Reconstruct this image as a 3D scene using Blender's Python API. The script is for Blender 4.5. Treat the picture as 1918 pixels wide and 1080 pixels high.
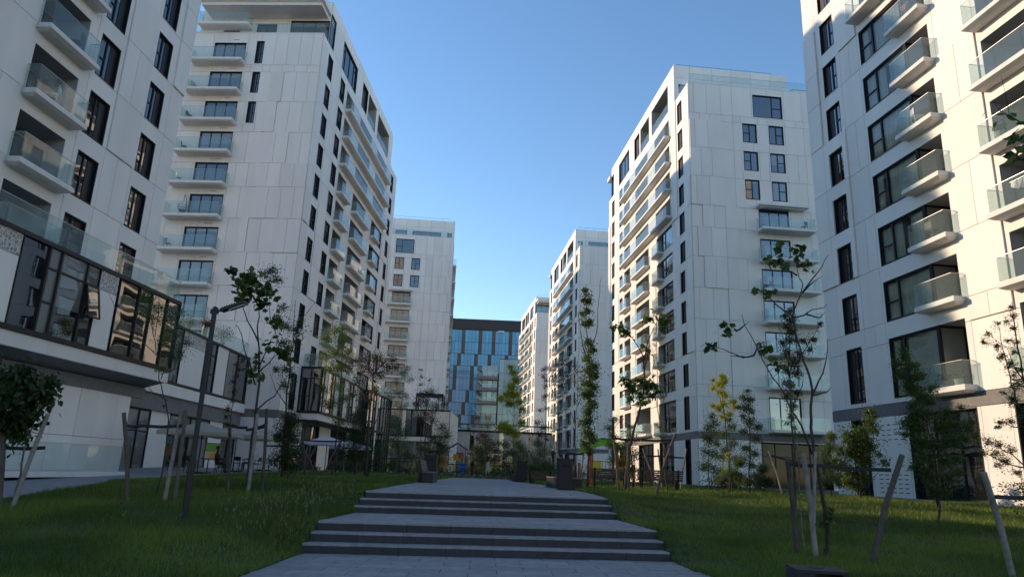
import bpy, math, random
import numpy as np
from math import sin, cos, radians, pi
from mathutils import Vector, Matrix
random.seed(7)
for o in list(bpy.data.objects): bpy.data.objects.remove(o)
SC = bpy.context.scene
COL = SC.collection
# ------------------------------------------------------------------ camera
PITCH, ROLL = radians(14.6757), radians(2.21506)
EYE = 1.5
cam = bpy.data.cameras.new('camera'); camo = bpy.data.objects.new('camera', cam); COL.objects.link(camo)
cam.sensor_width = 36; cam.lens = 36*1309.7/1918; cam.clip_start = .05; cam.clip_end = 6000
U = Vector((0, -sin(PITCH), cos(PITCH))); FW = Vector((0, cos(PITCH), sin(PITCH))); RX = Vector((1, 0, 0))
right = RX*cos(ROLL)+U*sin(ROLL); up = -RX*sin(ROLL)+U*cos(ROLL)
m = Matrix((right, up, -FW)).transposed().to_4x4(); m.translation = Vector((0, 0, EYE))
camo.matrix_world = m; SC.camera = camo
# ------------------------------------------------------------------ light
SUN_B, SUN_E = radians(27), radians(18.5)
world = bpy.data.worlds.new('World'); SC.world = world; world.use_nodes = True
nt = world.node_tree; nt.nodes.clear()
sky = nt.nodes.new('ShaderNodeTexSky'); sky.sky_type = 'NISHITA'; sky.sun_disc = False
sky.sun_elevation = SUN_E; sky.sun_rotation = -(pi/2-SUN_B)
sky.altitude = 200; sky.air_density = 1.0; sky.dust_density = .05; sky.ozone_density = 3.0
bg = nt.nodes.new('ShaderNodeBackground'); bg.inputs[1].default_value = .15
wo = nt.nodes.new('ShaderNodeOutputWorld')
hsv = nt.nodes.new('ShaderNodeHueSaturation'); hsv.inputs['Saturation'].default_value = 1.16; hsv.inputs['Value'].default_value = .84
nt.links.new(sky.outputs[0], hsv.inputs['Color']); nt.links.new(hsv.outputs[0], bg.inputs[0]); nt.links.new(bg.outputs[0], wo.inputs[0])
sun = bpy.data.lights.new('sun', 'SUN'); sun.energy = 1.9; sun.angle = radians(.55); sun.color = (1, .84, .66)
suno = bpy.data.objects.new('sun', sun); COL.objects.link(suno)
SD = Vector((-cos(SUN_B)*cos(SUN_E), sin(SUN_B)*cos(SUN_E), sin(SUN_E)))
suno.rotation_euler = SD.to_track_quat('Z', 'Y').to_euler()
SC.view_settings.view_transform = 'Standard'; SC.view_settings.look = 'None'
SC.view_settings.exposure = 1.25
SC.view_settings.use_white_balance = True; SC.view_settings.white_balance_temperature = 8000; SC.view_settings.white_balance_tint = 16; SC.view_settings.gamma = 1; SC.view_settings.use_curve_mapping = False
SC.render.engine = 'CYCLES'
SC.cycles.max_bounces = 7; SC.cycles.diffuse_bounces = 4; SC.cycles.glossy_bounces = 3; SC.cycles.transparent_max_bounces = 12
SC.cycles.caustics_reflective = False; SC.cycles.caustics_refractive = False
# ------------------------------------------------------------------ materials
def mat(name, col, rough=.6, metal=0., noise=None, bump=None, ior=None, tint=None, spec=None, rand=None, sss=None, noise_scale=3.):
    """noise: second colour mixed by noise; bump:(scale,strength); tint: uses 'tint' attribute to second colour"""
    M = bpy.data.materials.new(name); M.use_nodes = True; t = M.node_tree; n = t.nodes; b = n['Principled BSDF']
    b.inputs['Base Color'].default_value = (*col, 1); b.inputs['Roughness'].default_value = rough; b.inputs['Metallic'].default_value = metal
    if ior: b.inputs['IOR'].default_value = ior
    if spec is not None: b.inputs['Specular IOR Level'].default_value = spec
    cur = None
    tc = n.new('ShaderNodeTexCoord')
    if noise:
        nz = n.new('ShaderNodeTexNoise'); nz.inputs['Scale'].default_value = noise_scale; nz.inputs['Detail'].default_value = 6
        geo = n.new('ShaderNodeNewGeometry'); mp = n.new('ShaderNodeMapping'); mp.inputs['Scale'].default_value = (1, 1, .22 if name == 'white_facade_panel' else 1)
        t.links.new(geo.outputs['Position'], mp.inputs[0]); t.links.new(mp.outputs[0], nz.inputs['Vector'])
        r = n.new('ShaderNodeValToRGB'); r.color_ramp.elements[0].position = .35; r.color_ramp.elements[1].position = .68
        r.color_ramp.elements[0].color = (*col, 1); r.color_ramp.elements[1].color = (*noise, 1)
        t.links.new(nz.outputs[0], r.inputs[0]); cur = r.outputs[0]
    if tint:
        at = n.new('ShaderNodeAttribute'); at.attribute_name = 'tint'
        mx = n.new('ShaderNodeMix'); mx.data_type = 'RGBA'
        t.links.new(at.outputs['Fac'], mx.inputs[0])
        if cur: t.links.new(cur, mx.inputs[6])
        else: mx.inputs[6].default_value = (*col, 1)
        mx.inputs[7].default_value = (*tint, 1); cur = mx.outputs[2]
    if rand:
        oi = n.new('ShaderNodeObjectInfo'); hs = n.new('ShaderNodeHueSaturation')
        mr = n.new('ShaderNodeMapRange'); mr.inputs[3].default_value = 1-rand; mr.inputs[4].default_value = 1+rand
        t.links.new(oi.outputs['Random'], mr.inputs[0]); t.links.new(mr.outputs[0], hs.inputs['Value'])
        if cur: t.links.new(cur, hs.inputs['Color'])
        else: hs.inputs['Color'].default_value = (*col, 1)
        cur = hs.outputs[0]
    if cur: t.links.new(cur, b.inputs['Base Color'])
    if bump:
        nb = n.new('ShaderNodeTexNoise'); nb.inputs['Scale'].default_value = bump[0]; nb.inputs['Detail'].default_value = 5
        geo2 = n.new('ShaderNodeNewGeometry'); t.links.new(geo2.outputs['Position'], nb.inputs['Vector'])
        bp = n.new('ShaderNodeBump'); bp.inputs['Strength'].default_value = bump[1]; bp.inputs['Distance'].default_value = .02
        t.links.new(nb.outputs[0], bp.inputs['Height']); t.links.new(bp.outputs[0], b.inputs['Normal'])
    if sss:
        tr = n.new('ShaderNodeBsdfTranslucent'); ms = n.new('ShaderNodeMixShader'); ms.inputs[0].default_value = sss
        if cur: t.links.new(cur, tr.inputs[0])
        else: tr.inputs[0].default_value = (*col, 1)
        out = n['Material Output']; t.links.new(b.outputs[0], ms.inputs[1]); t.links.new(tr.outputs[0], ms.inputs[2]); t.links.new(ms.outputs[0], out.inputs[0])
    return M
def glassmat(name, tcol, milk, mcol, ior=1.5, rough=0.01, wav=0.):
    M = bpy.data.materials.new(name); M.use_nodes = True; t = M.node_tree; n = t.nodes; n.clear()
    out = n.new('ShaderNodeOutputMaterial'); tr = n.new('ShaderNodeBsdfTransparent'); tr.inputs[0].default_value = (*tcol, 1)
    df = n.new('ShaderNodeBsdfDiffuse'); df.inputs[0].default_value = (*mcol, 1)
    m1 = n.new('ShaderNodeMixShader'); m1.inputs[0].default_value = milk
    gl = n.new('ShaderNodeBsdfGlossy'); gl.inputs['Roughness'].default_value = rough
    lw = n.new('ShaderNodeLayerWeight'); lw.inputs[0].default_value = .5
    pw = n.new('ShaderNodeMath'); pw.operation = 'POWER'; pw.inputs[1].default_value = 5; t.links.new(lw.outputs['Facing'], pw.inputs[0])
    f0 = ((ior-1)/(ior+1))**2; fr = n.new('ShaderNodeMath'); fr.operation = 'MULTIPLY_ADD'; fr.inputs[1].default_value = (1-f0)*.8; fr.inputs[2].default_value = f0; t.links.new(pw.outputs[0], fr.inputs[0])
    m2 = n.new('ShaderNodeMixShader')
    t.links.new(tr.outputs[0], m1.inputs[1]); t.links.new(df.outputs[0], m1.inputs[2])
    t.links.new(fr.outputs[0], m2.inputs[0]); t.links.new(m1.outputs[0], m2.inputs[1]); t.links.new(gl.outputs[0], m2.inputs[2])
    t.links.new(m2.outputs[0], out.inputs[0])
    if wav:
        nb = n.new('ShaderNodeTexNoise'); nb.inputs['Scale'].default_value = .9
        g2 = n.new('ShaderNodeNewGeometry'); t.links.new(g2.outputs['Position'], nb.inputs['Vector'])
        bp = n.new('ShaderNodeBump'); bp.inputs['Strength'].default_value = wav; bp.inputs['Distance'].default_value = .05
        t.links.new(nb.outputs[0], bp.inputs['Height']); t.links.new(bp.outputs[0], gl.inputs['Normal'])
    return M
M = {}
M['panel'] = mat('white_facade_panel', (.79, .765, .725), .55, noise=(.735, .71, .675), rand=.045, bump=(60, .12), noise_scale=.8)
M['joint'] = mat('panel_joint_backing', (.16, .16, .16), .8)
M['wallw'] = mat('white_render', (.70, .69, .665), .7, noise=(.64, .63, .61), bump=(40, .15))
M['slab'] = mat('white_balcony_concrete', (.72, .71, .685), .6, noise=(.66, .65, .63), bump=(30, .1))
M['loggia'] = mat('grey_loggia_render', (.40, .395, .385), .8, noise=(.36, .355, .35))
M['band'] = mat('grey_stone_band', (.17, .17, .175), .6, noise=(.13, .13, .135), bump=(50, .3), rand=.05)
M['frame'] = mat('black_window_frame', (.013, .013, .015), .45, spec=.3)
M['frame2'] = mat('anthracite_metal', (.010, .0105, .012), .5, metal=.0)
M['steel'] = mat('satin_steel', (.45, .46, .47), .35, metal=.9)
def panemat():
    M_ = bpy.data.materials.new('window_glass'); M_.use_nodes = True; t = M_.node_tree; n = t.nodes; b = n['Principled BSDF']
    b.inputs['Base Color'].default_value = (.012, .015, .019, 1); b.inputs['Roughness'].default_value = .015; b.inputs['IOR'].default_value = 2.5
    oi = n.new('ShaderNodeObjectInfo'); r = n.new('ShaderNodeValToRGB')
    r.color_ramp.interpolation = 'CONSTANT'
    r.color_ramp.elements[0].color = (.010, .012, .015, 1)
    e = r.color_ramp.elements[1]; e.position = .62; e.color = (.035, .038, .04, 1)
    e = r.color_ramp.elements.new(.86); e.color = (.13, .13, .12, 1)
    t.links.new(oi.outputs['Random'], r.inputs[0])
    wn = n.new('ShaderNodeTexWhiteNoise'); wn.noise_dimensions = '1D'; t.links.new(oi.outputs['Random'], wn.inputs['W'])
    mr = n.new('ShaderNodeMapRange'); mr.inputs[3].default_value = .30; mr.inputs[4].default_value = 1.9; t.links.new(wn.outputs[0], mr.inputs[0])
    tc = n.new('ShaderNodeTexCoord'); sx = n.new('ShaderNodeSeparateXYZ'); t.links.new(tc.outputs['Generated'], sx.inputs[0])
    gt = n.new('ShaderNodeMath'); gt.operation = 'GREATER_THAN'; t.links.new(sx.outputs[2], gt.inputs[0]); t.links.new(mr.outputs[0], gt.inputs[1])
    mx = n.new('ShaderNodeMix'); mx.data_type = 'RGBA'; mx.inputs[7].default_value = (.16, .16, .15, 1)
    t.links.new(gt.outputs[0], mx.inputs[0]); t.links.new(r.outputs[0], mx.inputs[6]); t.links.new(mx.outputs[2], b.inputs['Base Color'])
    nb = n.new('ShaderNodeTexNoise'); nb.inputs['Scale'].default_value = .55; nb.inputs['Detail'].default_value = 1
    g2 = n.new('ShaderNodeNewGeometry'); t.links.new(g2.outputs['Position'], nb.inputs['Vector'])
    bp = n.new('ShaderNodeBump'); bp.inputs['Strength'].default_value = .13; bp.inputs['Distance'].default_value = .07
    t.links.new(nb.outputs[0], bp.inputs['Height']); t.links.new(bp.outputs[0], b.inputs['Normal'])
    return M_
M['pane'] = panemat()
M['clear'] = glassmat('clear_window_glass', (.86, .89, .87), .0, (1, 1, 1), 1.6, .01, .08)
M['rail'] = glassmat('balustrade_glass', (.88, .935, .93), .065, (.62, .78, .77), 1.5)
M['curtain'] = mat('cream_curtain', (.78, .79, .70), .9, noise=(.68, .70, .60), noise_scale=6, sss=.3)
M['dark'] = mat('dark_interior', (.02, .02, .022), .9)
M['paving'] = mat('grey_concrete_paving', (.29, .29, .30), .75, noise=(.22, .22, .23), rand=.13, bump=(80, .3), noise_scale=5)
M['joint_sand'] = mat('paving_joint', (.05, .052, .055), .9)
M['step'] = mat('dark_granite_step', (.032, .034, .044), .55, noise=(.022, .024, .033), rand=.16, bump=(90, .3), noise_scale=9)
M['nose'] = mat('worn_step_tread', (.30, .30, .31), .75, noise=(.22, .22, .23), rand=.1, bump=(80, .3), noise_scale=9)
M['asph'] = mat('grey_asphalt', (.07, .07, .072), .85, noise=(.055, .055, .057), bump=(60, .4))
M['capm'] = mat('black_bollard_cap', (.02, .02, .02), .7)
M['soil'] = mat('grass_soil', (.030, .060, .012), .95, noise=(.034, .036, .014), noise_scale=2.5, bump=(20, .6))
M['blade'] = mat('grass_blade', (.038, .095, .012), .5, tint=(.24, .33, .055), sss=.4)  # tint: random blade tone plus the painted patches of reflected light
M['weed'] = mat('dry_grass_stalk', (.05, .09, .025), .7, tint=(.22, .22, .11), sss=.2)
M['bark'] = mat('grey_brown_bark', (.075, .06, .048), .9, noise=(.04, .032, .026), bump=(35, .8), noise_scale=12)
M['barkp'] = mat('pale_bark', (.20, .18, .15), .85, noise=(.10, .09, .075), bump=(35, .6), noise_scale=12)
M['stake'] = mat('weathered_stake_wood', (.12, .10, .08), .85, noise=(.07, .058, .046), bump=(40, .6), noise_scale=7, rand=.3)
M['stakew'] = mat('bleached_stake_wood', (.30, .28, .26), .85, noise=(.18, .165, .15), bump=(40, .6), noise_scale=7)
M['strap'] = mat('black_tree_strap', (.012, .012, .013), .7)
M['slat'] = mat('brown_bench_wood', (.15, .085, .05), .6, noise=(.09, .05, .03), bump=(30, .4), rand=.15, noise_scale=8)
M['slatg'] = mat('greyed_bench_wood', (.27, .23, .195), .7, noise=(.18, .15, .13), bump=(30, .4), rand=.15, noise_scale=8)
M['bench'] = mat('black_bench_steel', (.012, .012, .015), .45)
M['bin'] = mat('anthracite_bin', (.011, .012, .017), .5, bump=(20, .1))
M['canvas'] = mat('cream_parasol_canvas', (.50, .46, .38), .9, sss=.3)
M['canvasb'] = mat('white_blue_parasol_canvas', (.62, .64, .72), .9, sss=.3)
M['blue'] = mat('blue_plastic', (.02, .13, .55), .35)
M['bluer'] = mat('dark_blue_roof', (.02, .045, .16), .5)
M['orange'] = mat('orange_plastic', (.80, .27, .02), .35)
M['orangep'] = mat('orange_red_post', (.62, .13, .03), .4)
M['green'] = mat('lime_green_plastic', (.16, .55, .03), .35)
M['yellow'] = mat('yellow_plastic', (.72, .62, .04), .35)
M['red'] = mat('red_plastic', (.35, .03, .025), .45)
M['cloth1'] = mat('dark_clothing', (.02, .02, .025), .9)
M['cloth2'] = mat('grey_checked_clothing', (.14, .14, .15), .9, noise=(.05, .05, .06), noise_scale=25)
M['skin'] = mat('skin', (.42, .26, .19), .6)
M['hair'] = mat('dark_hair', (.02, .014, .01), .7)
M['white'] = mat('white_cloth', (.62, .62, .60), .9)
M['pink'] = mat('pink_cloth', (.55, .25, .30), .9)
M['pot'] = mat('pale_planter', (.38, .37, .35), .7)
M['obrown'] = mat('brown_cladding', (.105, .075, .058), .6, rand=.08)
M['odark'] = mat('dark_attic_cladding', (.022, .019, .021), .5, rand=.06)
def bluepane(name, c, ior, rand):
    M_ = mat(name, c, .03, ior=ior, rand=rand); return M_
M['oblue'] = bluepane('blue_curtain_glass', (.05, .31, .50), 1.7, .18)
M['opale'] = bluepane('pale_curtain_glass', (.20, .33, .36), 1.7, .18)
def leafmat(name, a, b, s=.5, r=.5): return mat(name, a, r, tint=b, sss=s)
L = {
 'big': leafmat('broad_green_leaf', (.06, .12, .025), (.125, .20, .05)),
 'mid': leafmat('mid_green_leaf', (.06, .115, .03), (.12, .19, .055)),
 'dark': leafmat('dark_green_leaf', (.032, .065, .022), (.065, .11, .034)),
 'light': leafmat('light_green_leaf', (.085, .15, .035), (.16, .24, .06)),
 'yellow': leafmat('yellow_green_leaf', (.34, .37, .04), (.54, .52, .06)),
 'purple': leafmat('purple_leaf', (.045, .040, .026), (.10, .070, .045)),
 'redd': leafmat('reddish_leaf', (.11, .06, .05), (.22, .13, .11)),
 'brown': leafmat('brown_green_leaf', (.060, .058, .030), (.12, .105, .055)),
 'feather': leafmat('feathery_foliage', (.085, .145, .06), (.16, .23, .095)),
}
M['shopg'] = mat('dim_shop_glass', (.012, .013, .015), .06, ior=1.4, spec=.3)
# patterned panel (perforated ornament, flat print in the panel)
def ornament():
    M_ = mat('ornament_panel', (.60, .59, .57), .6); t = M_.node_tree; n = t.nodes; b = n['Principled BSDF']
    v = n.new('ShaderNodeTexVoronoi'); v.feature = 'DISTANCE_TO_EDGE'; v.inputs['Scale'].default_value = 6.5
    g = n.new('ShaderNodeNewGeometry'); t.links.new(g.outputs['Position'], v.inputs['Vector'])
    r = n.new('ShaderNodeValToRGB'); r.color_ramp.elements[0].position = .08; r.color_ramp.elements[0].color = (.60, .59, .57, 1)
    r.color_ramp.elements[1].position = .12; r.color_ramp.elements[1].color = (.27, .265, .255, 1)
    t.links.new(v.outputs[0], r.inputs[0]); t.links.new(r.outputs[0], b.inputs['Base Color']); return M_
M['orn'] = ornament()
# ------------------------------------------------------------------ mesh helpers
class MB:
    def __init__(s): s.v = []; s.f = []; s.m = []
    def box(s, x0, x1, y0, y1, z0, z1, F=None, mi=0):
        b = len(s.v); P = [(x, y, z) for z in (z0, z1) for y in (y0, y1) for x in (x0, x1)]
        s.v += [F(*p) for p in P] if F else P
        for q in ((0, 2, 3, 1), (4, 5, 7, 6), (0, 1, 5, 4), (2, 6, 7, 3), (0, 4, 6, 2), (1, 3, 7, 5)):
            s.f.append(tuple(b+i for i in q)); s.m.append(mi)
        return s
    def quad(s, a, b, c, d, mi=0):
        i = len(s.v); s.v += [a, b, c, d]; s.f.append((i, i+1, i+2, i+3)); s.m.append(mi); return s
    def poly(s, pts, mi=0):
        i = len(s.v); s.v += [tuple(p) for p in pts]; s.f.append(tuple(range(i, i+len(pts)))); s.m.append(mi); return s
    def prism(s, pts, z0, z1, mi=0):
        i = len(s.v); n = len(pts); s.v += [(p[0], p[1], z0) for p in pts]+[(p[0], p[1], z1) for p in pts]
        s.f.append(tuple(range(i+n-1, i-1, -1))); s.f.append(tuple(range(i+n, i+2*n))); s.m += [mi]*2
        for k in range(n): s.f.append((i+k, i+(k+1) % n, i+n+(k+1) % n, i+n+k)); s.m.append(mi)
        return s
    def bar(s, a, b, w, h=None, mi=0):
        """rectangular bar from a to b"""
        a = Vector(a); b = Vector(b); h = h or w; d = (b-a).normalized()
        u_ = d.cross(Vector((0, 0, 1)));
        if u_.length < .01: u_ = Vector((1, 0, 0))
        u_.normalize(); w_ = u_.cross(d).normalized(); i = len(s.v)
        for p in (a, b):
            for su, sw in ((-1, -1), (1, -1), (1, 1), (-1, 1)): s.v.append(tuple(p+u_*su*w/2+w_*sw*h/2))
        for q in ((0, 1, 2, 3), (7, 6, 5, 4), (0, 4, 5, 1), (1, 5, 6, 2), (2, 6, 7, 3), (3, 7, 4, 0)):
            s.f.append(tuple(i+k for k in q)); s.m.append(mi)
        return s
    def tube(s, pts, rad, n=6, mi=0, cap=True):
        pts = [Vector(p) for p in pts]; base = len(s.v); k = len(pts)
        if not hasattr(rad, '__len__'): rad = [rad]*k
        for j, p in enumerate(pts):
            d = (pts[min(j+1, k-1)]-pts[max(j-1, 0)]).normalized()
            a = d.cross(Vector((.3, 1, .1))).normalized(); c = d.cross(a)
            for i in range(n):
                t = 2*pi*i/n; s.v.append(tuple(p+(a*cos(t)+c*sin(t))*rad[j]))
        for j in range(k-1):
            for i in range(n):
                A = base+j*n+i; B = base+j*n+(i+1) % n; s.f.append((A, B, B+n, A+n)); s.m.append(mi)
        if cap:
            s.f.append(tuple(base+i for i in reversed(range(n)))); s.f.append(tuple(base+(k-1)*n+i for i in range(n))); s.m += [mi]*2
        return s
    def mesh(s, name, mats):
        me = bpy.data.meshes.new(name); me.from_pydata(s.v, [], s.f)
        if not isinstance(mats, (list, tuple)): mats = [mats]
        for x in mats: me.materials.append(x)
        if len(mats) > 1: me.polygons.foreach_set('material_index', s.m)
        me.update(); return me
def link(name, me, parent=None, loc=(0, 0, 0), rz=0., **kw):
    o = bpy.data.objects.new(name, me); COL.objects.link(o)
    if parent: o.parent = parent
    o.location = loc
    if rz: o.rotation_euler = (0, 0, rz)
    for k, v in kw.items():
        if v is not None: o[k] = v
    return o
def thing(name, label, cat, loc=(0, 0, 0), rz=0., group=None, me=None):
    return link(name, me, None, loc, rz, label=label, category=cat, group=group)
def copy_thing(src, label, loc, rz=None, scale=None):
    r = src.copy(); COL.objects.link(r); r.location = loc; r['label'] = label
    if rz is not None: r.rotation_euler = (0, 0, rz)
    if scale: r.scale = scale
    for ch in src.children:
        c = ch.copy(); COL.objects.link(c); c.parent = r
        for g in ch.children:
            d = g.copy(); COL.objects.link(d); d.parent = c
    return r
def px(x, y, z):
    z -= EYE; zc = y*cos(PITCH)+z*sin(PITCH)
    if zc < .3: return None
    yc = -y*sin(PITCH)+z*cos(PITCH); a = 1309.7*x/zc; b = 1309.7*yc/zc
    return 959+a*cos(ROLL)+b*sin(ROLL), 540-(b*cos(ROLL)-a*sin(ROLL))
def inview(x, y, z, mg=220):
    p = px(x, y, z)
    return p is not None and -mg < p[0] < 1918+mg and -mg < p[1] < 1080+mg
def sm(a, b, t):
    t = min(1, max(0, (t-a)/(b-a))); return t*t*(3-2*t)
# ------------------------------------------------------------------ ground
RL = [(-3.49, 12.97, 3.13, 13.83), (-3.46, 13.36, 3.10, 14.24), (-3.45, 13.76, 3.06, 14.66), (-3.40, 16.65, 2.74, 17.9), (-3.35, 17.02, 2.71, 18.38), (-3.30, 17.40, 2.68, 18.85)]
RZ = [.16, .32, .48, .63, .78, .93]
PL = [(-3.6, -8), (-3.55, 6), (-3.53, 10), (-3.49, 12.97)]
PR = [(3.9, -8), (3.5, 9), (3.33, 11.9), (3.13, 13.83)]
PLZL = [(-3.30, 17.40), (-3.55, 24), (-3.62, 30), (-3.75, 40), (-3.8, 54)]
PLZR = [(2.68, 18.85), (2.78, 22), (2.60, 28), (1.75, 38), (.8, 46), (.05, 54)]
def interp(tab, y):
    if y <= tab[0][1]: return tab[0][0]
    for (x0, y0), (x1, y1) in zip(tab, tab[1:]):
        if y <= y1: return x0+(x1-x0)*(y-y0)/(y1-y0)
    return tab[-1][0]
LE = PL+PLZL; RE = PR+PLZR
def pathz(x, y):
    z = 0.
    for (x0, y0, x1, y1), zz in zip(RL, RZ):
        yl = y0+(y1-y0)*(x-x0)/(x1-x0)
        if y > yl: z = zz
    return z
def pathzs(x, y):
    """smoothed for the lawn beside it"""
    return (pathz(x, y-.35)+pathz(x, y)+pathz(x, y+.35))/3
def H0(x, y):
    if x < 0:
        h = min(.93, max(.0, .08*(y-8))); h -= .05*max(0, -x-8)*min(1, max(0, (45-y)/20))
    else: h = min(.93, max(0., .05+(y-12)*.056))
    return h
def H(x, y):
    h = H0(x, y); le, re = interp(LE, y), interp(RE, y)
    if y > 54.5: return h
    d = max(le-x, x-re)
    if d < -.02: return min(pathz(x, y-.5), pathz(x, y))-.22
    xe = le if x < le else re
    t = sm(0, 1.3 if x < 0 else 1.6, d); zp = pathzs(xe, y)
    return (zp+.02)*(1-t)+h*t
def lawn():
    xs = sorted(set([round(x, 2) for x in np.arange(-9, 9.01, .25)]+[round(x, 2) for x in np.arange(-24, 24.1, 1.)]+[-44, -36, -30, 30, 36, 44]))
    ys = sorted(set([round(y, 2) for y in np.arange(4, 22.01, .25)]+[round(y, 2) for y in np.arange(-14, 100, 1.)]+[110, 125, 150]))
    v = []; f = []; nx = len(xs)
    for y in ys:
        for x in xs: v.append((x, y, H(x, y)))
    for j in range(len(ys)-1):
        for i in range(nx-1): a = j*nx+i; f.append((a, a+1, a+nx+1, a+nx))
    me = bpy.data.meshes.new('lawn'); me.from_pydata(v, [], f); me.materials.append(M['soil'])
    me.polygons.foreach_set('use_smooth', [True]*len(f)); link('lawn', me, kind='structure')
lawn()
g = MB(); g.quad((-3000, -3000, -.35), (3000, -3000, -.35), (3000, 3000, -.35), (-3000, 3000, -.35)); link('ground', g.mesh('ground', M['asph']), kind='structure')
# paths: base + slabs
def slab_field(parent, L_, R_, y0, y1, zf, row, nacross, z, t=.06, skew=(.13, .0)):
    k = 0; y = y0; cnt = 0
    while y < y1-.02:
        ya, yb = y, min(y+row, y1)
        off = (.5 if k % 2 else 0)
        for i in range(-1, nacross):
            t0 = (i+off)/nacross; t1 = (i+1+off)/nacross
            t0 = max(0, t0); t1 = min(1, t1)
            if t1-t0 < .02: continue
            def P(tt, yy):
                xl, xr = interp(L_, yy), interp(R_, yy); x = xl+(xr-xl)*tt
                return x, yy+zf(x)
            a, b, c, d = P(t0, ya), P(t1, ya), P(t1, yb), P(t0, yb)
            g_ = .006; cx = (a[0]+b[0]+c[0]+d[0])/4; cy = (a[1]+b[1]+c[1]+d[1])/4
            pts = [(p[0]-cx-(g_ if p[0] > cx else -g_), p[1]-cy-(g_ if p[1] > cy else -g_)) for p in (a, b, c, d)]
            mb = MB().prism(pts, -t, 0); hz = random.uniform(-.002, .002)
            link('paving_slab', mb.mesh('paving_slab', M['paving']), parent, (cx, cy, z+hz)); cnt += 1
        y = yb; k += 1
    return cnt
def strip(name, L_, R_, z, mt, y0, y1, zf, n=30):
    mb = MB(); ys = np.linspace(y0, y1, n); pts = []
    for y in ys:
        xl, xr = interp(L_, y), interp(R_, y); pts.append(((xl, y+zf(xl), z), (xr, y+zf(xr), z)))
    for a, b in zip(pts, pts[1:]): mb.quad(a[0], a[1], b[1], b[0])
    return link(name, mb.mesh(name, mt), kind='structure')
sk = lambda x: (x+3.49)*.13
lp = strip('lower_path', PL, [(x, y) for x, y in PR], -.012, M['joint_sand'], -8, 12.97, sk)
slab_field(lp, PL, PR, 5.0, 12.97, sk, .42, 8, .0)
# landing
LL = [(-3.45, 13.76), (-3.40, 16.65)]; LR = [(3.06, 13.76), (2.74, 16.65)]
sk2 = lambda x: (x+3.45)*.165
ld = strip('stair_landing', LL, LR, .468, M['joint_sand'], 13.95, 16.62, sk2)
slab_field(ld, LL, LR, 13.95, 16.62, sk2, .4, 8, .48)
sk3 = lambda x: max(0, (x+3.3))*.23*1.0
PZL = [(-3.30, 17.6), (-3.55, 24), (-3.62, 30), (-3.75, 40), (-3.8, 54)]
PZR = [(2.68, 17.6), (2.78, 20.6), (2.60, 26.6), (1.75, 37), (.8, 45), (.05, 53.5)]
pz = strip('plaza_path', PZL, PZR, .918, M['joint_sand'], 17.6, 54, lambda x: sk3(x))
slab_field(pz, PZL, PZR, 17.6, 27.5, sk3, .8, 8, .93)
# beyond: larger surface with material joints
mfar = M['paving']
mb = MB(); ys = np.linspace(27.5, 54, 14); pts = [((interp(PZL, y), y+sk3(interp(PZL, y)), .93), (interp(PZR, y), y+sk3(interp(PZR, y)), .93)) for y in ys]
for a, b in zip(pts, pts[1:]): mb.quad(a[0], a[1], b[1], b[0])
link('plaza_surface', mb.mesh('plaza_surface', M['paving']), pz)
st = link('stairs', None, kind='structure')
for k, ((x0, y0, x1, y1), z) in enumerate(zip(RL, RZ)):
    zb = z-(.16 if k < 3 else .15); depth = .62
    n = 8; th = math.atan2(y1-y0, x1-x0); ln = math.hypot(x1-x0, y1-y0)/n
    for i in range(n):
        t = i/n; x = x0+(x1-x0)*t; y = y0+(y1-y0)*t
        mb = MB(); mb.box(.003, ln-.003, 0, depth, zb-z-.05, -.03, mi=0); mb.box(.002, ln-.002, -.012, depth, -.03, 0, mi=1)
        link('step_block', mb.mesh('step_block', [M['step'], M['nose']]), st, (x, y, z+random.uniform(-.001, .001)), th)
# left pavement along the cafe side and terrace slope
mb = MB()
pv = [(-11.4, 10.5, .0), (-10.9, 16.6), (-10.7, 19.6), (-13.2, 27), (-15.0, 33), (-13.4, 46), (-14.5, 70), (-22, 92)]
for (a, b) in zip(pv, pv[1:]):
    for i in range(6):
        t0, t1 = i/6, (i+1)/6; A = (a[0]+(b[0]-a[0])*t0, a[1]+(b[1]-a[1])*t0); B = (a[0]+(b[0]-a[0])*t1, a[1]+(b[1]-a[1])*t1)
        for j in range(6):
            q = lambda P, s: (P[0]-s*2.2, P[1], H0(P[0]-s*2.2, P[1])+.035)
            mb.quad(q(A, j), q(B, j), q(B, j+1), q(A, j+1))
link('cafe_pavement', mb.mesh('cafe_pavement', M['paving']), kind='structure')
# narrow apron by the right tower entrance
mb = MB(); mb.box(19.2, 23, 14, 36, .6, .955); link('entrance_apron', mb.mesh('entrance_apron', M['paving']), kind='structure')
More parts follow.
